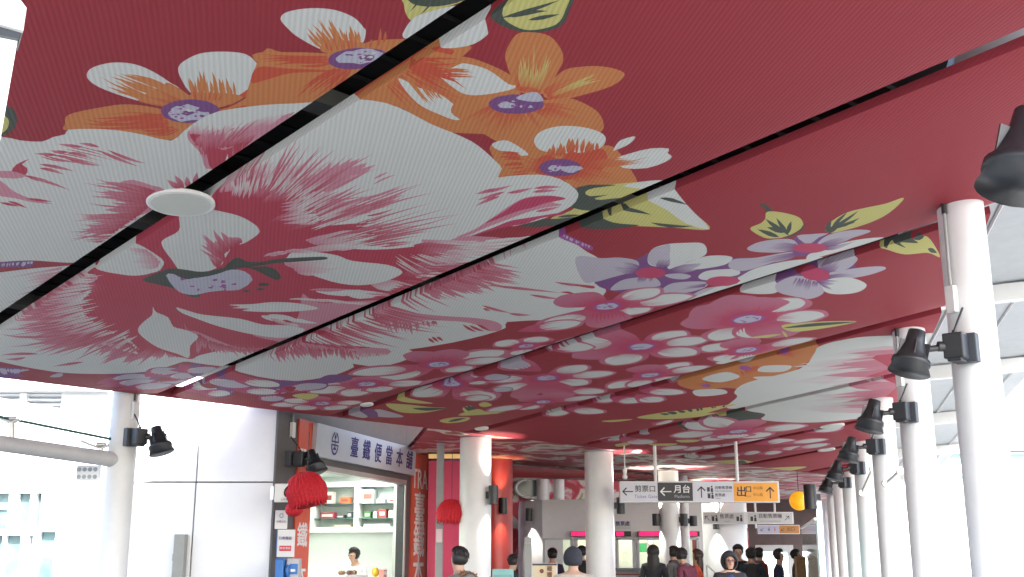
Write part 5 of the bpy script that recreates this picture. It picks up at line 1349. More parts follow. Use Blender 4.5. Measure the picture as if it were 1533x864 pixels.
mm.obj('door_frame', mat('door_frame_grey', (.42, .44, .45), .5), dw)

sbd = thing('street_building', (12, 60, 0), 'bright sunlit building seen through the exit doorway', 'building')
mm = MB(); mm.box((14, 62, 4), (26, 4, 8)); mm.obj('wall', WALL_WHITE, sbd)
for i in range(6):
    for j in range(2):
        mm = MB(); mm.box((3 + i * 4, 59.98, 2.6 + j * 3), (1.6, .06, 1.3)); mm.obj('window', mat('window_glass', (.045, .085, .095)), sbd)

# ------------------------------------------------------------------ bright background beyond the right-hand columns
RY = 46.0
rb = thing('glazed_building', at(1440, 838, RY), 'overexposed white building with pale glass bands beyond the right-hand columns', 'building')
x0, x1 = at(1290, 700, RY).x, at(1800, 700, RY).x
def rz(y): return at(1440, y, RY).z
mm = MB(); mm.box(((x0 + x1) / 2, RY + 3, rz(676) / 2), (x1 - x0, 6, rz(676))); mm.obj('wall', WALL_WHITE, rb)
for y0, y1, m_, nm, out in ((676, 674, BOX_GREY, 'coping', .25), (692, 680, mat('pale_glass_band', (.13, .24, .24), .25, noise=.06), 'glass_band', .02), (717, 712, mat('pale_glass_band', (.13, .24, .24), .25), 'glass_band', .02), (765, 745, mat('pale_glass_band2', (.24, .34, .34), .25), 'glass_band', .02)):
    mm = MB(); mm.box(((x0 + x1) / 2, RY - out / 2 - .002, (rz(y0) + rz(y1)) / 2), (x1 - x0 - .01, out, rz(y1) - rz(y0))); mm.obj(nm, m_, rb)
for i in range(9):
    x = at(1400 + 26 * i, 700, RY).x
    mm = MB(); mm.box((x, RY - .05, rz(702)), (.42, .09, .22)); mm.obj('parapet_block', mat('parapet_grey', (.22, .24, .24), .5), rb)
for x_, y_ in ((1420, 768), (1424, 815), (1376, 790), (1466, 790), (1500, 768), (1505, 815)):
    c = at(x_, y_, RY); mm = MB(); mm.box((c.x, RY - .02, c.z), (.34, .04, .42)); mm.obj('window', mat('pale_window', (.10, .15, .19), .2), rb)
for a_, b_, lab in (((1347, 705, 16.4), (1326, 724, 16.6), 'short steel tie rod with round joint between the far right-hand columns'), ((1306, 702, 19.5), (1290, 738, 19.8), 'slanted pale bracket rod further along the right-hand columns')):
    a, b = at(*a_), at(*b_); t = thing('tie_rod', b, lab, 'rod')
    mm = MB(); mm.tube([a, b], .022, 8); mm.obj('rod', STEEL, t)
    for p in (a, b):
        mm = MB(); mm.tube([p + Vector((0, -.03, 0)), p + Vector((0, .03, 0))], .055, 14); mm.obj('joint', STEEL, t)

# ------------------------------------------------------------------ hanging direction signs
def arrow(mb, M, s, ang):
    Rm = M @ Matrix.Rotation(ang, 4, 'Z')
    def seg(p, q, w):
        p, q = Vector(p), Vector(q); d = (q - p).normalized(); n_ = Vector((-d.y, d.x, 0)) * w / 2
        mb.add([Rm @ v for v in (p - n_, q - n_, q + n_, p + n_)], [(0, 1, 2, 3)])
    w = s * .2
    seg((-s, 0, .0012), (s * .92, 0, .0012), w)
    seg((.25 * s, .72 * s, .0018), (s * 1.02, -.05 * s, .0018), w * 1.15); seg((.25 * s, -.72 * s, .0024), (s * 1.02, .05 * s, .0024), w * 1.15)
def sign_at(name, x0, y0, x1, y1, Y, label, depth, group=None):
    a, b = at(x0, y1, Y), at(x1, y0, Y)
    t = thing(name, Vector(((a.x + b.x) / 2, Y, a.z)), label, 'sign', group)
    mm = MB(); mm.box(((a.x + b.x) / 2, Y + depth / 2, (a.z + b.z) / 2), (b.x - a.x, depth, b.z - a.z)); mm.obj('housing', SIGN_WHITE, t, bevel=.006)
    return t
def panel_px(t, x0, y0, x1, y1, Y, m_, off=.004, nm='panel'):
    a, b = at(x0, y1, Y), at(x1, y0, Y); mm = MB(); mm.box(((a.x + b.x) / 2, Y - off / 2 - .001, (a.z + b.z) / 2), (b.x - a.x, off, b.z - a.z)); return mm.obj(nm, m_, t)
RX = Vector((1, 0, 0))
def tx(t, x, y, Y, body, hpx, m_, bold=.0, sx=1.0, align='CENTER', off=.008, nm='lettering'):
    p = at(x, y, Y - off); s_ = hpx * Y / F_PX
    return text_mesh(nm, body, s_, frame(p, RX), m_, t, bold=bold, sx=sx, align=align, depth=.001)
def ar(t, x, y, Y, spx, ang, m_, off=.007):
    mm = MB(); arrow(mm, frame(at(x, y, Y - off), RX), spx * Y / F_PX, ang); mm.obj('arrow', m_, t)
SY = 21.5
s1 = sign_at('direction_sign', 928.5, 720.5, 1166, 752.5, SY, 'long hanging direction sign with white, black and amber panels for ticket gate and exit', .16)
panel_px(s1, 930.5, 722.5, 984, 750.5, SY, mat('sign_face', (.60, .60, .66), .45, noise=.02)); panel_px(s1, 985, 722.5, 1036.5, 750, SY, BLACK_INK); panel_px(s1, 1038, 722.5, 1098, 750.5, SY, mat('sign_face', (.6, .6, .66))); panel_px(s1, 1099, 722.8, 1163.5, 750.8, SY, AMBER)
ar(s1, 940, 736, SY, 7.6, math.pi, BLACK_INK); tx(s1, 966, 732.5, SY, '剪票口', 10.5, BLACK_INK, .01); tx(s1, 967, 743.5, SY, 'Ticket Gate', 7.2, mat('violet_ink', (.18, .15, .35), .5, noise=0))
ar(s1, 997, 736, SY, 8, math.pi, WHITE_INK); tx(s1, 1021, 733, SY, '月台', 12.5, WHITE_INK, .012); tx(s1, 1021, 743.5, SY, 'Platform', 6.5, mat('dull_letter', (.35, .36, .38), .5, noise=0))
ar(s1, 1050, 737, SY, 8, math.pi / 2, BLACK_INK); tx(s1, 1070, 730.5, SY, '自動售票機', 5.2, BLACK_INK, .003, align='LEFT'); tx(s1, 1070, 741.5, SY, '售票處', 5.2, BLACK_INK, .003, align='LEFT')
tx(s1, 1070, 735.2, SY, 'Ticket Vending Machine', 2.6, BLACK_INK, align='LEFT'); tx(s1, 1071, 746.3, SY, 'Tickets', 2.6, BLACK_INK, align='LEFT')
def picto(t, x, y, Y, k):
    mm = MB(); M = frame(at(x, y, Y - .007), RX); s_ = 5 * Y / F_PX
    rect(mm, M, -s_ * .9, -s_ * .8, -s_ * .1, s_ * .5); mm.add([M @ Vector((s_ * (.5 + .28 * math.cos(a)), s_ * (.65 + .28 * math.sin(a)), .004)) for a in [i * math.pi / 6 for i in range(12)]], [tuple(range(12))])
    mm.add([M @ Vector(p) for p in ((s_ * .15, -s_ * .9, .005), (s_ * .9, -s_ * .9, .005), (s_ * .8, s_ * .3, .005), (s_ * .2, s_ * .2, .005))], [(0, 1, 2, 3)])
    if k: rect(mm, M, -s_ * 1.0, s_ * .6, s_ * .2, s_ * .75)
    mm.obj('pictogram', BLACK_INK, t)
picto(s1, 1063, 732, SY, 0); picto(s1, 1064, 742, SY, 1)
tx(s1, 1110, 737, SY, '出', 16, BLACK_INK, .02); tx(s1, 1120.5, 733, SY, '口', 10, BLACK_INK, .02); tx(s1, 1121, 743, SY, 'Exit', 4.5, mat('brown_ink', (.35, .13, .02), .5, noise=0))
tx(s1, 1127, 731, SY, '中山路', 5.0, mat('brown_ink', (.35, .13, .02)), .003, align='LEFT'); tx(s1, 1127, 741, SY, '中山路', 5.0, mat('brown_ink', (.35, .13, .02)), .003, align='LEFT')
ar(s1, 1153, 738, SY, 8, math.pi / 2, BLACK_INK)
for x_, yt in ((981.5, 674), (1104, 693)):
    p = at(x_, 722, SY + .08); mm = MB(); mm.tube([p, Vector((p.x, p.y, soffit_z(p.x, p.y) - .002))], .033, 12); mm.obj('hanger', WHITE_PAINT, s1)
s2 = sign_at('direction_sign', 1052.5, 766.5, 1187.5, 784.5, 29.2, 'smaller grey hanging sign pointing to ticket counters and vending machines', .14)
panel_px(s2, 1054, 768, 1113, 783.5, 29.2, mat('sign_grey', (.50, .49, .50), .5)); panel_px(s2, 1120, 768, 1185.5, 783.5, 29.2, mat('sign_grey', (.5, .49, .5)))
ar(s2, 1059, 776, 29.2, 4.4, R(135), BLACK_INK); picto(s2, 1070, 776, 29.2, 1); tx(s2, 1088, 773.5, 29.2, '售票處', 7, BLACK_INK, .003); tx(s2, 1088, 780.5, 29.2, 'Tickets', 3.2, GREY_INK); picto(s2, 1107, 776, 29.2, 0)
picto(s2, 1128, 776, 29.2, 0); tx(s2, 1153, 773, 29.2, '自動售票機', 7, BLACK_INK, .003); tx(s2, 1153, 780.3, 29.2, 'Ticket Vending Machine', 3.2, GREY_INK); ar(s2, 1178, 776, 29.2, 4.4, R(45), BLACK_INK)
for x_ in (1077, 1131, 1160):
    p = at(x_, 768, 29.27); mm = MB(); mm.tube([p, Vector((p.x, p.y, HZ))], .028, 10); mm.obj('hanger', WHITE_PAINT, s2)
s3 = sign_at('direction_sign', 1134.5, 786, 1197, 799.5, 34.0, 'lowest far hanging sign with a lilac half and an orange half', .14)
panel_px(s3, 1135.5, 787, 1166, 798.5, 34.0, mat('lilac_panel', (.40, .40, .52), .5)); panel_px(s3, 1167, 787, 1196, 798.5, 34.0, mat('orange_panel', (.42, .17, .03), .5))
ar(s3, 1141, 792.5, 34, 3, R(225), NAVY); ar(s3, 1172, 792.5, 34, 3, R(225), BLACK_INK); tx(s3, 1151, 792.5, 34, 'ii', 7, NAVY, .02); tx(s3, 1160, 792.5, 34, 'i', 8, RED_INK, .04); tx(s3, 1184, 792.5, 34, '出口', 6, BLACK_INK, .003)
for x_ in (1117.5, 1132):
    p = at(x_, 791, 31.5); mm = MB(); mm.tube([p, Vector((p.x, p.y, HZ))], .03, 8); q = mm.obj('hanging_rod', WHITE_PAINT, origin=p); tag(q, 'white hanging rod crossing in front of the small grey sign, ' + ('left one' if x_ < 1125 else 'right one'), 'rod', 'white rods by the small sign')
# small dome camera above the sign
p = at(935.5, 714, 21.4); t = thing('dome_camera', p, 'small white dome camera hanging above the left end of the long sign', 'camera')
mm = MB(); mm.ball(p, .05, 14, 8); mm.obj('dome', PLASTIC_WHITE, t)
mm = MB(); mm.tube([p + UP * .04, p + UP * .14], [.03, .045], 10); mm.tube([p + UP * .14, Vector((p.x, p.y, soffit_z(p.x, p.y)))], .012, 8); mm.obj('stem', PLASTIC_WHITE, t)
# yellow globe lantern
p = at(1196, 750, 24.5); t = thing('globe_lantern', p, 'glowing yellow globe lantern beside the far right-hand columns', 'lantern')
mm = MB(); mm.ball(p, .205, 28, 16); mm.obj('globe', mat('yellow_globe', (.8, .42, .03), .4, noise=.1, emit=(1, .42, .01), estr=.09), t)
mm = MB(); mm.tube([p + UP * .20, Vector((p.x, p.y, 3.5))], .008, 6); mm.obj('cord', BLACK_METAL, t)
p = at(1213, 744, 23.2); sconce(p, Vector((-1, -.2, 0)), 'black cylinder wall lamp in front of the yellow globe lantern', 0, r=.13, h=.5)

# ------------------------------------------------------------------ paper lanterns
def lantern(c, r, label, squash, rot, fringe=True, n=30):
    t = thing('paper_lantern', c, label, 'lantern', 'red paper lanterns by the shop')
    mm = MB(); nv = 22; nu = n * 4; vs_ = []; fs = []
    for j in range(nv + 1):
        th = math.pi * j / nv
        for i in range(nu):
            ph = 2 * math.pi * i / nu
            k_ = 1 + .045 * math.cos(n * ph) * math.sin(th) + .03 * math.sin(9 * th + 2 * ((i // 4) % 2)) * math.sin(th)
            v_ = Vector((math.sin(th) * math.cos(ph) * squash[0], math.sin(th) * math.sin(ph) * squash[1], math.cos(th) * squash[2])) * r * k_
            if v_.z < -r * .45 * squash[2]: v_.z = -r * .45 * squash[2] + (v_.z + r * .45 * squash[2]) * .35
            vs_.append(c + rot @ v_)
    for j in range(nv):
        for i in range(nu): fs.append((j * nu + i, (j + 1) * nu + i, (j + 1) * nu + (i + 1) % nu, j * nu + (i + 1) % nu))
    mm.add(vs_, fs, 0, True); mm.obj('paper_body', LANTERN, t)
    if fringe:
        mm = MB()
        for i in range(26):
            a = 2 * math.pi * i / 26 + random.uniform(-.1, .1)
            p0 = c + rot @ Vector((math.cos(a) * squash[0] * r * .82, math.sin(a) * squash[1] * r * .82, -r * .42 * squash[2]))
            L_ = r * random.uniform(.12, .34)
            mm.tube([p0, p0 + Vector((math.cos(a) * .02, math.sin(a) * .02, -L_ * .6)), p0 + Vector((math.cos(a) * .035, math.sin(a) * .035, -L_))], [r * .05, r * .04, r * .015], 5)
        mm.obj('fringe', LANTERN, t)['kind'] = 'stuff'
    return t
c = at(459, 739, 16.4); t = lantern(c, .29, 'big ragged red paper lantern hanging beside the phone sign', (1.0, .95, 1.12), Matrix.Rotation(R(-14), 3, 'Y'))
mm = MB(); c2 = at(440, 763, 16.45); mm.ball(c2, .13, 26, 12, squash=(1, 1, .8), jitter=.05); mm.obj('loose_fold', LANTERN, t)
mm = MB(); mm.tube([c + UP * .3, c + UP * .9], .006, 6); mm.obj('cord', BLACK_METAL, t)
c = at(676, 770, 20.2); t = lantern(c, .265, 'smaller round red paper lantern in front of the rose wall', (1.0, 1.0, 1.0), Matrix.Rotation(R(5), 3, 'Y'))
mm = MB(); mm.tube([c + UP * .26, c + UP * 1.1], .006, 6); mm.obj('cord', BLACK_METAL, t)

# ------------------------------------------------------------------ phone sign, notices, pay phone on the wall left of the shop
def fbox(x0, y0, x1, y1, Y, d, nm, m_, label=None, cat=None, group=None, parent=None, bevel=.0):
    a, b = at(x0, y1, Y), at(x1, y0, Y); mm = MB(); c = Vector(((a.x + b.x) / 2, Y + d / 2, (a.z + b.z) / 2))
    mm.box(c, (b.x - a.x, d, b.z - a.z))
    o = mm.obj(nm, m_, parent, bevel) if parent is not None else mm.obj(nm, m_, None, bevel, origin=Vector((c.x, c.y, a.z)))
    if label: tag(o, label, cat, group)
    return o
ph = fbox(410, 724, 444, 752, 16.3, .05, 'phone_sign', PLASTIC_WHITE, 'white projecting sign with a black telephone handset in front of the big lantern', 'sign', bevel=.012)
mm = MB(); c = at(428, 735.5, 16.292); k_ = 1 / F_PX * 16.3
pts_ = [(5, 7.2), (1.5, 5.6), (-1.2, 2.2), (-2.0, -1.6), (-1.4, -5.0), (.2, -7.0)]
mm.tube([c + Vector((x * k_, 0, y * k_)) for x, y in pts_], [1.1 * k_, 1.3 * k_, 1.1 * k_, 1.1 * k_, 1.4 * k_, 1.0 * k_], 8); mm.ball(c + Vector((4.2 * k_, 0, 6.4 * k_)), 2.0 * k_, 8, 6, squash=(1.1, .3, .7)); mm.ball(c + Vector((.2 * k_, 0, -6.3 * k_)), 2.0 * k_, 8, 6, squash=(.8, .3, 1))
mm.obj('handset', BLACK_INK, ph).location = -Vector(ph.location)
text_mesh('lettering', '公共電話', 3.6 * k_, frame(at(427.5, 748, 16.288), RX), GREY_INK, ph)
fbox(404, 728, 410, 748, 16.34, .03, 'bracket', STEEL, parent=ph)
nt1 = fbox(411, 764, 431, 792, 16.93, .012, 'notice', PAPER, 'white notice with a small round emblem below the phone sign', 'notice', 'notices by the shop')
text_mesh('print', '台鐵公告', 3.6 * k_, frame(at(421, 781, 16.922), RX), GREY_INK, nt1); mm = MB(); ring(mm, frame(at(421.5, 772, 16.926), RX), .03, .035, .7, 0, 2 * math.pi); mm.obj('emblem', GREY_INK, nt1).location = -Vector(nt1.location)
nt2 = fbox(414, 793, 442, 834, 16.9, .02, 'notice_board', PAPER, 'white notice board with blue edge and a red strip above the pay phone', 'notice', 'notices by the shop')
fbox(413, 793, 415.5, 828, 16.89, .008, 'blue_edge', BLUE, parent=nt2); s_ = fbox(418, 817, 436, 825, 16.892, .006, 'red_strip', RED_INK, parent=nt2)
text_mesh('print', '公用電話', 5 * k_, frame(at(427, 806, 16.888), RX), NAVY, nt2); text_mesh('print', '緊急電話', 4 * k_, frame(at(427, 821, 16.884), RX), WHITE_INK, nt2)
pp = thing('pay_phone', at(427, 880, 16.5), 'blue and grey public pay phone at the bottom edge beside the shop', 'phone')
fbox(409, 836, 425, 905, 16.35, .32, 'side_hood', BLUE, parent=pp, bevel=.02); fbox(425.5, 836, 448, 905, 16.45, .22, 'body', mat('phone_grey', (.5, .5, .52), .4), parent=pp, bevel=.02)
mm = MB(); a = at(437, 853, 16.42); mm.tube([a + Vector((-.05, 0, .06)), a + Vector((-.07, -.03, 0)), a + Vector((-.05, 0, -.1))], .025, 8); mm.obj('handset', BLUE, pp)
fbox(433, 844, 446, 860, 16.44, .008, 'panel', BLUE, parent=pp); fbox(435, 852, 442, 856, 16.43, .006, 'display', PLASTIC_WHITE, parent=pp)

# ------------------------------------------------------------------ tall light box at the upper left border
lb = thing('light_box', at(-20, 220, 3.4), 'tall white lit sign box with printed header cut by the left border', 'light box')
def lpt(x, y, d=0.0): return at(x, y, 3.6 + d)
mm = MB(); mm.prism([lpt(-190, 20), lpt(-190, 470), lpt(-45, 470), lpt(27, 56)], (-.09, .16, 0)); mm.obj('box', mat('lit_white', (.82, .86, .86), .4, noise=.01, emit=(.93, 1, .98), estr=.1), lb)
mm = MB(); mm.prism([lpt(-190, -60, -.04), lpt(-190, -18, -.04), lpt(35, 46, -.04), lpt(40, 12, -.04), lpt(22, -12, -.04)], (-.09, .16, 0)); mm.obj('header', PAPER, lb)
mm = MB(); mm.prism([lpt(-190, -14, -.02), lpt(-190, 14, -.02), lpt(28, 58, -.02), lpt(33, 47, -.02)], (-.09, .16, 0)); mm.obj('shadow_gap', BLACK_METAL, lb)
a_ = math.atan2((lpt(35, 46) - lpt(-60, 19)).z, (lpt(35, 46) - lpt(-60, 19)).x)
for i in range(3):
    M = frame(lpt(8 + 2 * i, 8 + i * 9, -.045), Vector((math.cos(a_), 0, math.sin(a_))), Vector((-math.sin(a_), 0, math.cos(a_))))
    mm = MB()
    for j in range(7):
        x_ = -.06 + j * .018; rect(mm, M, x_, -.004, x_ + .012, .002)
    mm.obj('print', mat('faint_print', (.55, .56, .56), .6, noise=0), lb)

# ------------------------------------------------------------------ people
SKIN = mat('skin', (.52, .32, .23), .5, noise=.05, nscale=20)
def person(label, x, y, Y, yaw, top, legs, hair=(.015, .012, .012), lean=0.0, arms='down', style='short', head=(0, 0), scale=1.0, extra=None, top2=None, bulk=1.0, ground=True):
    """x, y: photo position of the head centre; yaw clockwise from facing away from the camera (+Y)"""
    hc_ = at(x, y, Y)
    Hh = hc_.z / .925 / (math.cos(R(lean)) * .5 + .5) if ground else 1.7
    s_ = Hh; base = Vector((hc_.x, Y, 0))
    fw = Vector((math.sin(R(yaw)), math.cos(R(yaw)), 0)); rt = Vector((math.cos(R(yaw)), -math.sin(R(yaw)), 0))
    ln = math.tan(R(lean))
    hip0 = Vector((0, 0, .53 * s_))
    def P(r_, f_, u_):               # right, forward, up as fractions of height, spine lean above the hips
        bend = max(u_ - .53, 0) * ln * .85
        return Vector((r_, f_ + bend, u_ * (1 - .06 * abs(ln) * (u_ > .53)))) * s_
    J = {}; order = []; edges = []
    def V_(n, p, r1, r2=None, par=None):
        J[n] = (p, r1 * s_, (r2 or r1) * s_); order.append(n)
        if par: edges.append((par, n))
    b = bulk
    V_('pelvis', P(0, 0, .53), .085 * b, .07 * b); V_('waist', P(0, .005, .61), .080 * b, .065 * b, 'pelvis'); V_('chest', P(0, .005, .72), .092 * b, .070 * b, 'waist'); V_('upper', P(0, 0, .79), .075 * b, .055 * b, 'chest')
    V_('neck', P(0, .004, .845), .033, .033, 'upper')
    V_('jaw', P(0, .014, .885), .037, .042, 'neck'); V_('skull', P(0, .008, .93), .048, .056, 'jaw'); V_('crown', P(0, .0, .965), .040, .046, 'skull')
    for sgn, n in ((1, 'r'), (-1, 'l')):
        V_('sh' + n, P(sgn * .098 * b, 0, .795), .040 * b, .040 * b, 'upper')
        if arms == 'front':
            V_('el' + n, P(sgn * .125 * b, .03, .66), .032 * b, None, 'sh' + n); V_('wr' + n, P(sgn * .07, .14, .66), .022, None, 'el' + n); V_('ha' + n, P(sgn * .05, .18, .67), .02, None, 'wr' + n)
        elif arms == 'phone' and sgn > 0:
            V_('el' + n, P(sgn * .13 * b, .06, .70), .032 * b, None, 'sh' + n); V_('wr' + n, P(sgn * .08, .09, .82), .022, None, 'el' + n); V_('ha' + n, P(sgn * .06, .085, .86), .02, None, 'wr' + n)
        else:
            V_('el' + n, P(sgn * .135 * b, -.01, .64), .032 * b, None, 'sh' + n); V_('wr' + n, P(sgn * .14 * b, .03, .51), .022, None, 'el' + n); V_('ha' + n, P(sgn * .138 * b, .045, .455), .02, None, 'wr' + n)
        for q, (dr, df, du) in enumerate(((-.012, .012, -.035), (-.004, .016, -.042), (.006, .014, -.040), (.014, .008, -.034), (-.022, .024, -.012))):
            hp = J['ha' + n][0]; d_ = Vector((dr * sgn, df, du)) * s_ if arms == 'down' else Vector((dr * sgn, .035, df - .02)) * s_
            V_('f%s%d' % (n, q), hp + d_, .0055, None, 'ha' + n)
        V_('hip' + n, P(sgn * .05, 0, .49), .060 * b, None, 'pelvis'); V_('kn' + n, P(sgn * .055, .01, .28), .038, None, 'hip' + n); V_('an' + n, P(sgn * .055, -.005, .045), .026, None, 'kn' + n); V_('to' + n, P(sgn * .06, .07, .02), .022, .02, 'an' + n)
    me = bpy.data.meshes.new('body'); me.from_pydata([tuple(J[n][0]) for n in order], [(order.index(a), order.index(c)) for a, c in edges], [])
    o = bpy.data.objects.new('body', me); COL.objects.link(o)
    md = o.modifiers.new('skin', 'SKIN')
    sv = me.skin_vertices[0].data if me.skin_vertices else None
    if sv is None:
        bm_ = bmesh.new(); bm_.from_mesh(me); bm_.verts.layers.skin.verify(); bm_.to_mesh(me); bm_.free(); sv = me.skin_vertices[0].data
    for i, n in enumerate(order):
        sv[i].radius = (J[n][1], J[n][2]); sv[i].use_root = (n == 'pelvis')
    sub = o.modifiers.new('sub', 'SUBSURF'); sub.levels = 2; sub.render_levels = 2
    dg = bpy.context.evaluated_depsgraph_get(); me2 = bpy.data.meshes.new_from_object(o.evaluated_get(dg)); bpy.data.objects.remove(o)
    me2.name = 'body'
    mt = mat('cloth_%02d%02d%02d' % tuple(int(c * 99) for c in top), top, .8, noise=.3, nscale=9, bump=.9); ml = mat('cloth_%02d%02d%02d' % tuple(int(c * 99) for c in legs), legs, .8, noise=.2, nscale=9, bump=.8); ms = mat('shoe', (.02, .02, .02), .5)
    me2.materials.clear()
    for m_ in (SKIN, mt, ml, ms): me2.materials.append(m_)
    wr = [J['wrr'][0], J['wrl'][0]]; nk = J['neck'][0]
    ids = []
    for p in me2.polygons:
        c = p.center
        if (c - nk).dot((J['skull'][0] - nk).normalized()) > -.012 * s_ and (c - J['skull'][0]).length < .16 * s_: k_ = 0
        elif min((c - J[n][0]).length for n in ('har', 'hal')) < .036 * s_: k_ = 0
        elif c.z < .045 * s_: k_ = 3
        elif c.z < .50 * s_ and abs(c.x) < .115 * s_: k_ = 2
        else: k_ = 1
        ids.append(k_)
    me2.polygons.foreach_set('material_index', ids); me2.polygons.foreach_set('use_smooth', [True] * len(ids))
    hd = J['skull'][0]
    off_xy = (rt * hd.x + fw * hd.y)
    root = Vector((hc_.x - off_xy.x, Y - off_xy.y, 0))
    t = thing('person', root, label, 'person', 'people in the station')
    bo = bpy.data.objects.new('body', me2); COL.objects.link(bo); bo.parent = t
    Rm = Matrix(((rt.x, fw.x, 0), (rt.y, fw.y, 0), (0, 0, 1)))
    me2.transform(Rm.to_4x4())
    def Lp(v_): return Rm @ Vector(v_)
    hm = mat('hair_%02d%02d%02d' % tuple(int(c * 99) for c in hair), hair, .55, noise=.35, nscale=40)
    R3 = Rm
    tiltv = (J['crown'][0] - J['neck'][0]).normalized()
    def blob(c, r, sq, n1=20, n2=14, jit=.0, cut=None, mtl=None, nm='hair'):
        vs_ = []; fs = []
        rnd = random.Random(hash(label) % 1000)
        for j in range(n2 + 1):
            th = math.pi * j / n2
            for i in range(n1):
                ph_ = 2 * math.pi * i / n1
                q = Vector((math.sin(th) * math.cos(ph_) * sq[0], math.sin(th) * math.sin(ph_) * sq[1], math.cos(th) * sq[2])) * r * (1 + rnd.uniform(-jit, jit))
                if cut: q = cut(q)
                vs_.append(Lp(c + q))
        for j in range(n2):
            for i in range(n1): fs.append((j * n1 + i, (j + 1) * n1 + i, (j + 1) * n1 + (i + 1) % n1, j * n1 + (i + 1) % n1))
        mm = MB(); mm.add(vs_, fs, 0, True); ob = mm.obj(nm, mtl or hm); ob.parent = t; ob.location = (0, 0, 0); return ob
    def face_cut(q):                  # open the front of the hair so the face shows
        q = Vector(q)
        if q.z < .030 * s_ and q.y > .018 * s_: q.y = .018 * s_ - (q.y - .018 * s_) * .2
        if q.z < -.045 * s_: q.z = -.045 * s_ + (q.z + .045 * s_) * .35
        return q
    hcn = hd + Vector((0, -.004 * s_, .012 * s_))
    def strands(n, back, thick=.0075):
        rnd = random.Random(len(label)); mm = MB()
        for i in range(n):
            a = rnd.uniform(0, 2 * math.pi); front = max(math.sin(a), 0)
            th1 = (1.15 + rnd.uniform(-.15, .15)) * (1 - .45 * front) + back * max(-math.sin(a), 0) * .5
            pts_ = []
            for k_ in range(5):
                th = .1 + (th1 - .1) * k_ / 4; rr_ = .0655 * s_ * (1.0 + rnd.uniform(-.02, .06))
                pts_.append(Lp(hcn + Vector((math.sin(th) * math.cos(a + rnd.uniform(-.08, .08)) * .95, math.sin(th) * math.sin(a) * 1.06, math.cos(th) * 1.02)) * rr_))
            mm.tube(pts_, [thick * s_, thick * s_, thick * s_ * .9, thick * s_ * .7, .001], 4, 0, False)
        ob = mm.obj('hair_locks', hm); ob.parent = t; ob.location = (0, 0, 0)
    if style in ('short', 'long'): strands(110, .9 if style == 'short' else 1.3)
    if style == 'short': blob(hcn, .064 * s_, (.92, 1.05, 1.0), jit=.045, cut=face_cut)
    elif style == 'long':
        blob(hcn, .066 * s_, (.98, 1.06, 1.02), jit=.04, cut=face_cut)
        blob(hd + Vector((0, -.035 * s_, -.09 * s_)), .075 * s_, (.85, .48, 1.75), jit=.05, nm='hair')
    elif style == 'beanie':
        blob(hcn + Vector((0, -.004, .0)), .070 * s_, (.98, 1.06, 1.12), jit=.012, cut=face_cut, mtl=mat('beanie_knit', (.03, .033, .045), .9, noise=.25, nscale=40), nm='beanie')
    elif style == 'hood':
        def hood_cut(q):
            if q.y > .03 * s_ and (q.x ** 2 + (q.z + .012 * s_) ** 2) < (.05 * s_) ** 2: q = Vector((q.x, -.01 * s_, q.z))
            return q
        blob(hd + Vector((0, -.008 * s_, -.004 * s_)), .079 * s_, (.95, .98, 1.12), 28, 18, .01, hood_cut, mt, 'hood')
    if style in ('hood', 'short', 'long') and 90 < yaw % 360 < 270 or extra == 'glasses':
        for sx_ in (-1, 1):
            e_ = hd + Vector((sx_ * .020 * s_, .052 * s_, -.002 * s_)); mm = MB(); mm.ball(Lp(e_), .0065 * s_, 10, 6, squash=(1.3, .9, .7)); ob = mm.obj('eye', BLACK_INK); ob.parent = t; ob.location = (0, 0, 0)
        mm = MB(); nb_ = hd + Vector((0, .056 * s_, -.014 * s_)); mm.tube([Lp(nb_ + Vector((0, -.006, .014)) * s_), Lp(nb_ + Vector((0, .004, -.002)) * s_), Lp(nb_ + Vector((0, -.006, -.010)) * s_)], [.004 * s_, .009 * s_, .005 * s_], 8); ob = mm.obj('nose', SKIN); ob.parent = t; ob.location = (0, 0, 0)
        mm = MB(); mm.ball(Lp(hd + Vector((0, .050 * s_, -.034 * s_))), .010 * s_, 10, 6, squash=(1.3, .5, .35)); ob = mm.obj('mouth', mat('lip', (.4, .10, .10), .5)); ob.parent = t; ob.location = (0, 0, 0)
    if extra == 'glasses':
        mm = MB()
        for sx_ in (-1, 1):
            c_ = hd + Vector((sx_ * .021 * s_, .060 * s_, -.002 * s_)); mm.tube([Lp(c_ + Vector((math.cos(a) * .016, 0, math.sin(a) * .012)) * s_) for a in [i * math.pi / 6 for i in range(13)]], .0022 * s_, 6)
        mm.tube([Lp(hd + Vector((-.006, .061, 0)) * s_), Lp(hd + Vector((.006, .061, 0)) * s_)], .002 * s_, 6)
        ob = mm.obj('glasses', mat('red_frame', (.25, .03, .04), .4)); ob.parent = t; ob.location = (0, 0, 0)
    if extra == 'furhood':
        mm = MB(); rnd = random.Random(5)
        cN = J['upper'][0] + Vector((0, -.055 * s_, .012 * s_))
        for i in range(26):
            a = math.pi * 2 * i / 26; p_ = cN + Vector((math.cos(a) * .085, math.sin(a) * .03 - .01 - .02 * math.cos(a), math.sin(a) * .055 - .015)) * s_
            for _ in range(7):
                dv = Vector((rnd.uniform(-1, 1), rnd.uniform(-1, 1), rnd.uniform(-1, 1))).normalized() * .030 * s_
                mm.tube([Lp(p_), Lp(p_ + dv)], [.006 * s_, .001], 4, 0, False)
            mm.ball(Lp(p_), .016 * s_, 6, 4, jitter=.2)
        ob = mm.obj('fur_trim', mat('brown_fur', (.16, .09, .05), .9, noise=.4, nscale=40)); ob.parent = t; ob.location = (0, 0, 0)
        blob(J['upper'][0] + Vector((0, -.06 * s_, -.012 * s_)), .075 * s_, (1.05, .5, .8), jit=.02, mtl=mt, nm='hood')
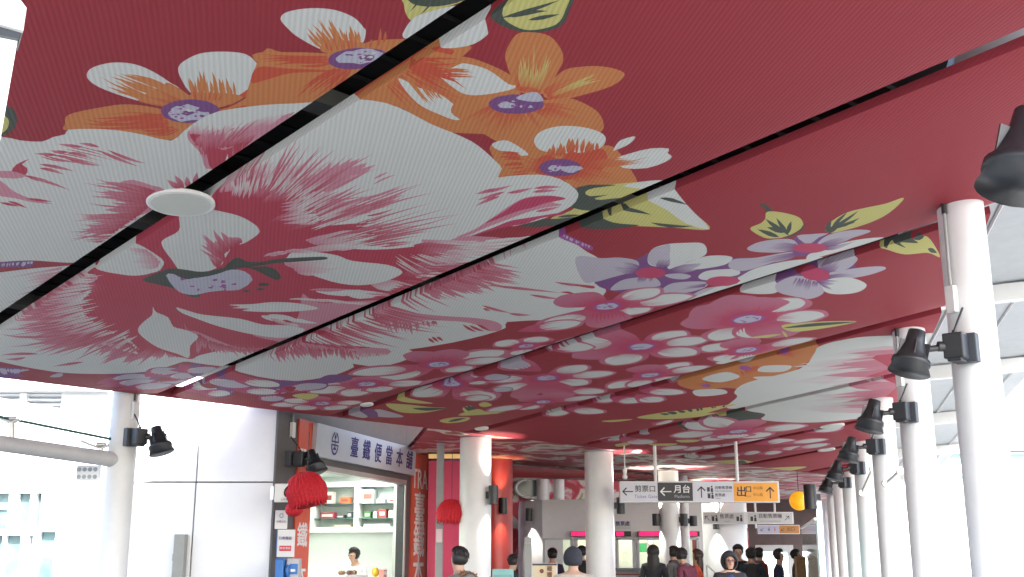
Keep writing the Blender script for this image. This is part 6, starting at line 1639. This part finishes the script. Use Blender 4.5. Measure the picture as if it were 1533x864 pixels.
    if extra == 'backpack':
        blob(J['chest'][0] + Vector((0, -.10 * s_, .005 * s_)), .085 * s_, (.95, .62, 1.3), jit=.03, mtl=mat('pack_cloth', (.03, .03, .035), .8, noise=.3), nm='backpack')
    if extra == 'scarf':
        blob(J['neck'][0] + Vector((0, .004 * s_, -.012 * s_)), .060 * s_, (1.05, 1.05, .55), jit=.08, mtl=mat('scarf_wool', (.12, .10, .10), .9, noise=.4, nscale=30), nm='scarf')
    if extra == 'strap':
        mm = MB(); mm.tube([Lp(J['upper'][0] + Vector((.075, .04, -.05)) * s_), Lp(J['upper'][0] + Vector((.08, .0, .032)) * s_), Lp(J['chest'][0] + Vector((.07, -.075, 0)) * s_)], .012 * s_, 8); ob = mm.obj('bag_strap', BLACK_METAL); ob.parent = t; ob.location = (0, 0, 0)
    if top2:                          # vest or open coat front
        m2 = mat('cloth_%02d%02d%02d' % tuple(int(c * 99) for c in top2), top2, .8, noise=.12)
        blob(J['chest'][0] + Vector((0, .030 * s_, -.03 * s_)), .085 * s_, (.62, .62, 1.5), jit=.01, mtl=m2, nm='vest')
    return t
NAVYC, BLK, GRY = (.02, .025, .06), (.018, .018, .02), (.17, .18, .18)
person('person in a grey parka with fur hood beside the bright white column', 686, 838, 13.2, -62, (.17, .18, .175), BLK, lean=8, extra='furhood', bulk=1.12, head=(10, 0))
person('person in a dark grey knit hat and cream jacket in front of the ticket office', 858, 839, 13.6, 12, (.50, .46, .40), (.05, .06, .1), style='beanie', extra='strap', bulk=1.12)
person('person in a dark purple top standing at the ticket office doorway', 827, 832, 24.5, 0, (.035, .02, .045), BLK)
person('person in a black coat half hidden by the red column', 769, 842, 21.8, 60, BLK, BLK, lean=14)
person('person with long black hair in a black coat and mustard skirt at the counters', 978, 829, 22.0, 10, (.02, .02, .025), (.32, .20, .03), style='long')
person('person in a patterned black and white jacket right of the mustard skirt', 1008, 829, 24.0, -45, (.16, .16, .16), BLK, lean=6, extra='scarf')
person('person in a maroon jacket bending forward among the queue', 1019, 837, 21.5, -40, (.13, .025, .05), BLK, lean=28, arms='front', extra='scarf')
person('person with long hair in an orange red coat behind the maroon jacket', 1043, 834, 23.0, -70, (.52, .07, .03), BLK, style='long', hair=(.04, .02, .015), arms='front')
person('person in a black hood and glasses facing the camera, blue shirt', 1092, 840, 16.8, 178, (.022, .022, .028), BLK, style='hood', extra='glasses', bulk=1.12, top2=(.02, .06, .20))
person('person in a black coat standing behind the hooded person', 1105, 827, 24.5, 185, BLK, BLK)
person('person in a dark teal jacket left of the exit doorway', 1124, 832, 24.0, 5, (.018, .05, .06), BLK, bulk=1.1, extra='backpack')
person('person in a dark red jacket just left of the exit doorway', 1137, 831, 26.0, 60, (.20, .02, .02), BLK, extra='scarf')
person('person in a navy jacket seen side-on against the bright exit', 1167, 833, 23.5, 110, NAVYC, BLK, lean=5, arms='front')
person('person in dark clothes right of the exit beside the wooden post', 1192, 833, 26.5, 100, (.03, .025, .03), BLK)
person('person in dark clothes at the counter, mostly behind the thick white column', 871, 828, 26.5, 0, BLK, BLK)
kp = hit(529, 834, SHOP_A - SN * .95, SN)
person('shopkeeper with black hair bowing over the serving counter', 529, 834, kp.y, 215, (.72, .74, .74), BLK, lean=22, arms='front', top2=NAVYC)

# ------------------------------------------------------------------ things on the shop counter
cw0 = sw(500, 858)[0]
tr = thing('display_tray', sp(cw0 + .35, 1.18, .1), 'tray of wrapped lunch snacks at the bottom of the serving window', 'tray')
zc = sw(530, 860)[1]
mm = MB(); sbox(mm, cw0, cw0 + .9, SILL + .004, zc, -.12, .24); mm.obj('case', mat('case_white', (.76, .78, .76), .3), tr, bevel=.01)
for i in range(9):
    c = sp(cw0 + .08 + i * .085, zc + .035, .08 + random.uniform(-.05, .05)); mm = MB(); mm.ball(c, .045, 10, 6, squash=(1.1, 1, .8), jitter=.12); mm.obj('snack', mat('snack_%d' % (i % 4), [(.30, .16, .08), (.08, .10, .09), (.55, .50, .44), (.16, .06, .05)][i % 4], .5, noise=.2), tr)
y_ = sw(556, 855); mm = MB(); mm.ball(sp(y_[0], y_[1] - .02, .08), .07, 12, 8, squash=(.9, .9, 1.2)); q = mm.obj('yellow_pack', mat('yellow_pack', (.75, .45, .03), .5), origin=sp(y_[0], zc, .08)); tag(q, 'bright yellow packet on the right of the snack tray', 'packet')
y_ = sw(566, 858); mm = MB(); sbox(mm, y_[0] - .02, y_[0] + .13, SILL + .004, y_[1] + .06, .02, .12); q = mm.obj('pink_carton', mat('pink_carton', (.65, .25, .22), .5, noise=.2), origin=sp(y_[0], SILL, .05)); tag(q, 'pinkish carton beside the yellow packet on the counter', 'carton')
mm = MB(); sbox(mm, y_[0] - .0, y_[0] + .11, y_[1] - .03, y_[1] + .03, .1202, .123); mm.obj('label', PAPER, q).location = -Vector(q.location)

# ------------------------------------------------------------------ floor-standing boards in the hall
sb = thing('menu_board', at(817, 900, 17.5), 'cream poster board with brown characters in front of the ticket office', 'poster board')
fbox(796, 843.5, 834.5, 930, 17.5, .06, 'frame', mat('board_frame', (.6, .6, .58), .4), parent=sb, bevel=.004); fbox(798, 847, 832, 926, 17.494, .006, 'poster', mat('cream_poster', (.66, .55, .36), .6, noise=.05), parent=sb); fbox(797, 844, 833.5, 846.6, 17.49, .01, 'clip_bar', BLACK_METAL, parent=sb)
tx(sb, 823, 852, 17.48, '暖', 8, mat('brown_char', (.16, .05, .03), .6, noise=0), .02); tx(sb, 823, 861, 17.48, '暖', 8, mat('brown_char', (.16, .05, .03)), .02)
mm = MB(); ring(mm, frame(at(811, 855, 17.488), RX), .032, .032, .1, 0, 2 * math.pi); mm.obj('emblem', mat('brown_char', (.16, .05, .03)), sb)
pst = fbox(785.5, 804, 796, 930, 19.0, .12, 'grey_post', mat('post_grey', (.30, .31, .30), .5), 'square grey post between the red column and the ticket office', 'post', bevel=.006)
fbox(785.2, 812, 796.3, 814, 18.99, .14, 'band', GREY_MID, parent=pst)
wp = fbox(1198, 833, 1206, 930, 25.0, .2, 'wooden_post', mat('wood_post', (.36, .20, .09), .6, noise=.2), 'pale wooden post beside the far right-hand columns', 'post', bevel=.006)
fbox(1197.6, 836, 1206.4, 838, 24.99, .22, 'band', mat('wood_dark', (.2, .1, .05), .6), parent=wp)
gs = thing('glass_screen', at(1210, 838, 22), 'pale green glass screen between the far right-hand columns', 'glass screen')
a, b = at(1200, 800, 26.8), at(1222, 800, 20.5)
mm = MB(); mm.prism([Vector((a.x, a.y, .05)), Vector((b.x, b.y, .05)), Vector((b.x + .03, b.y, .05)), Vector((a.x + .03, a.y, .05))], (0, 0, at(1205, 792, 25).z)); mm.obj('pane', mat('screen_glass', (.55, .75, .70), .08, noise=0, trans=.6), gs)
mm = MB(); mm.tube([Vector((a.x, a.y, at(1205, 792, 25).z + .06)), Vector((b.x, b.y, at(1205, 792, 25).z + .06))], .03, 8); mm.obj('top_rail', STEEL, gs)
rl = thing('queue_rail', at(1058, 870, 25.5), 'thin steel queue rail right of the orange red coat', 'rail')
p0, p1 = at(1058, 846, 25.5), at(1076, 862, 25.5)
mm = MB(); mm.tube([Vector((p0.x, p0.y, 0)), p0], .018, 8); mm.obj('post', STEEL, rl)
mm = MB(); mm.tube([p0, p1], .016, 8); mm.obj('bar', STEEL, rl)
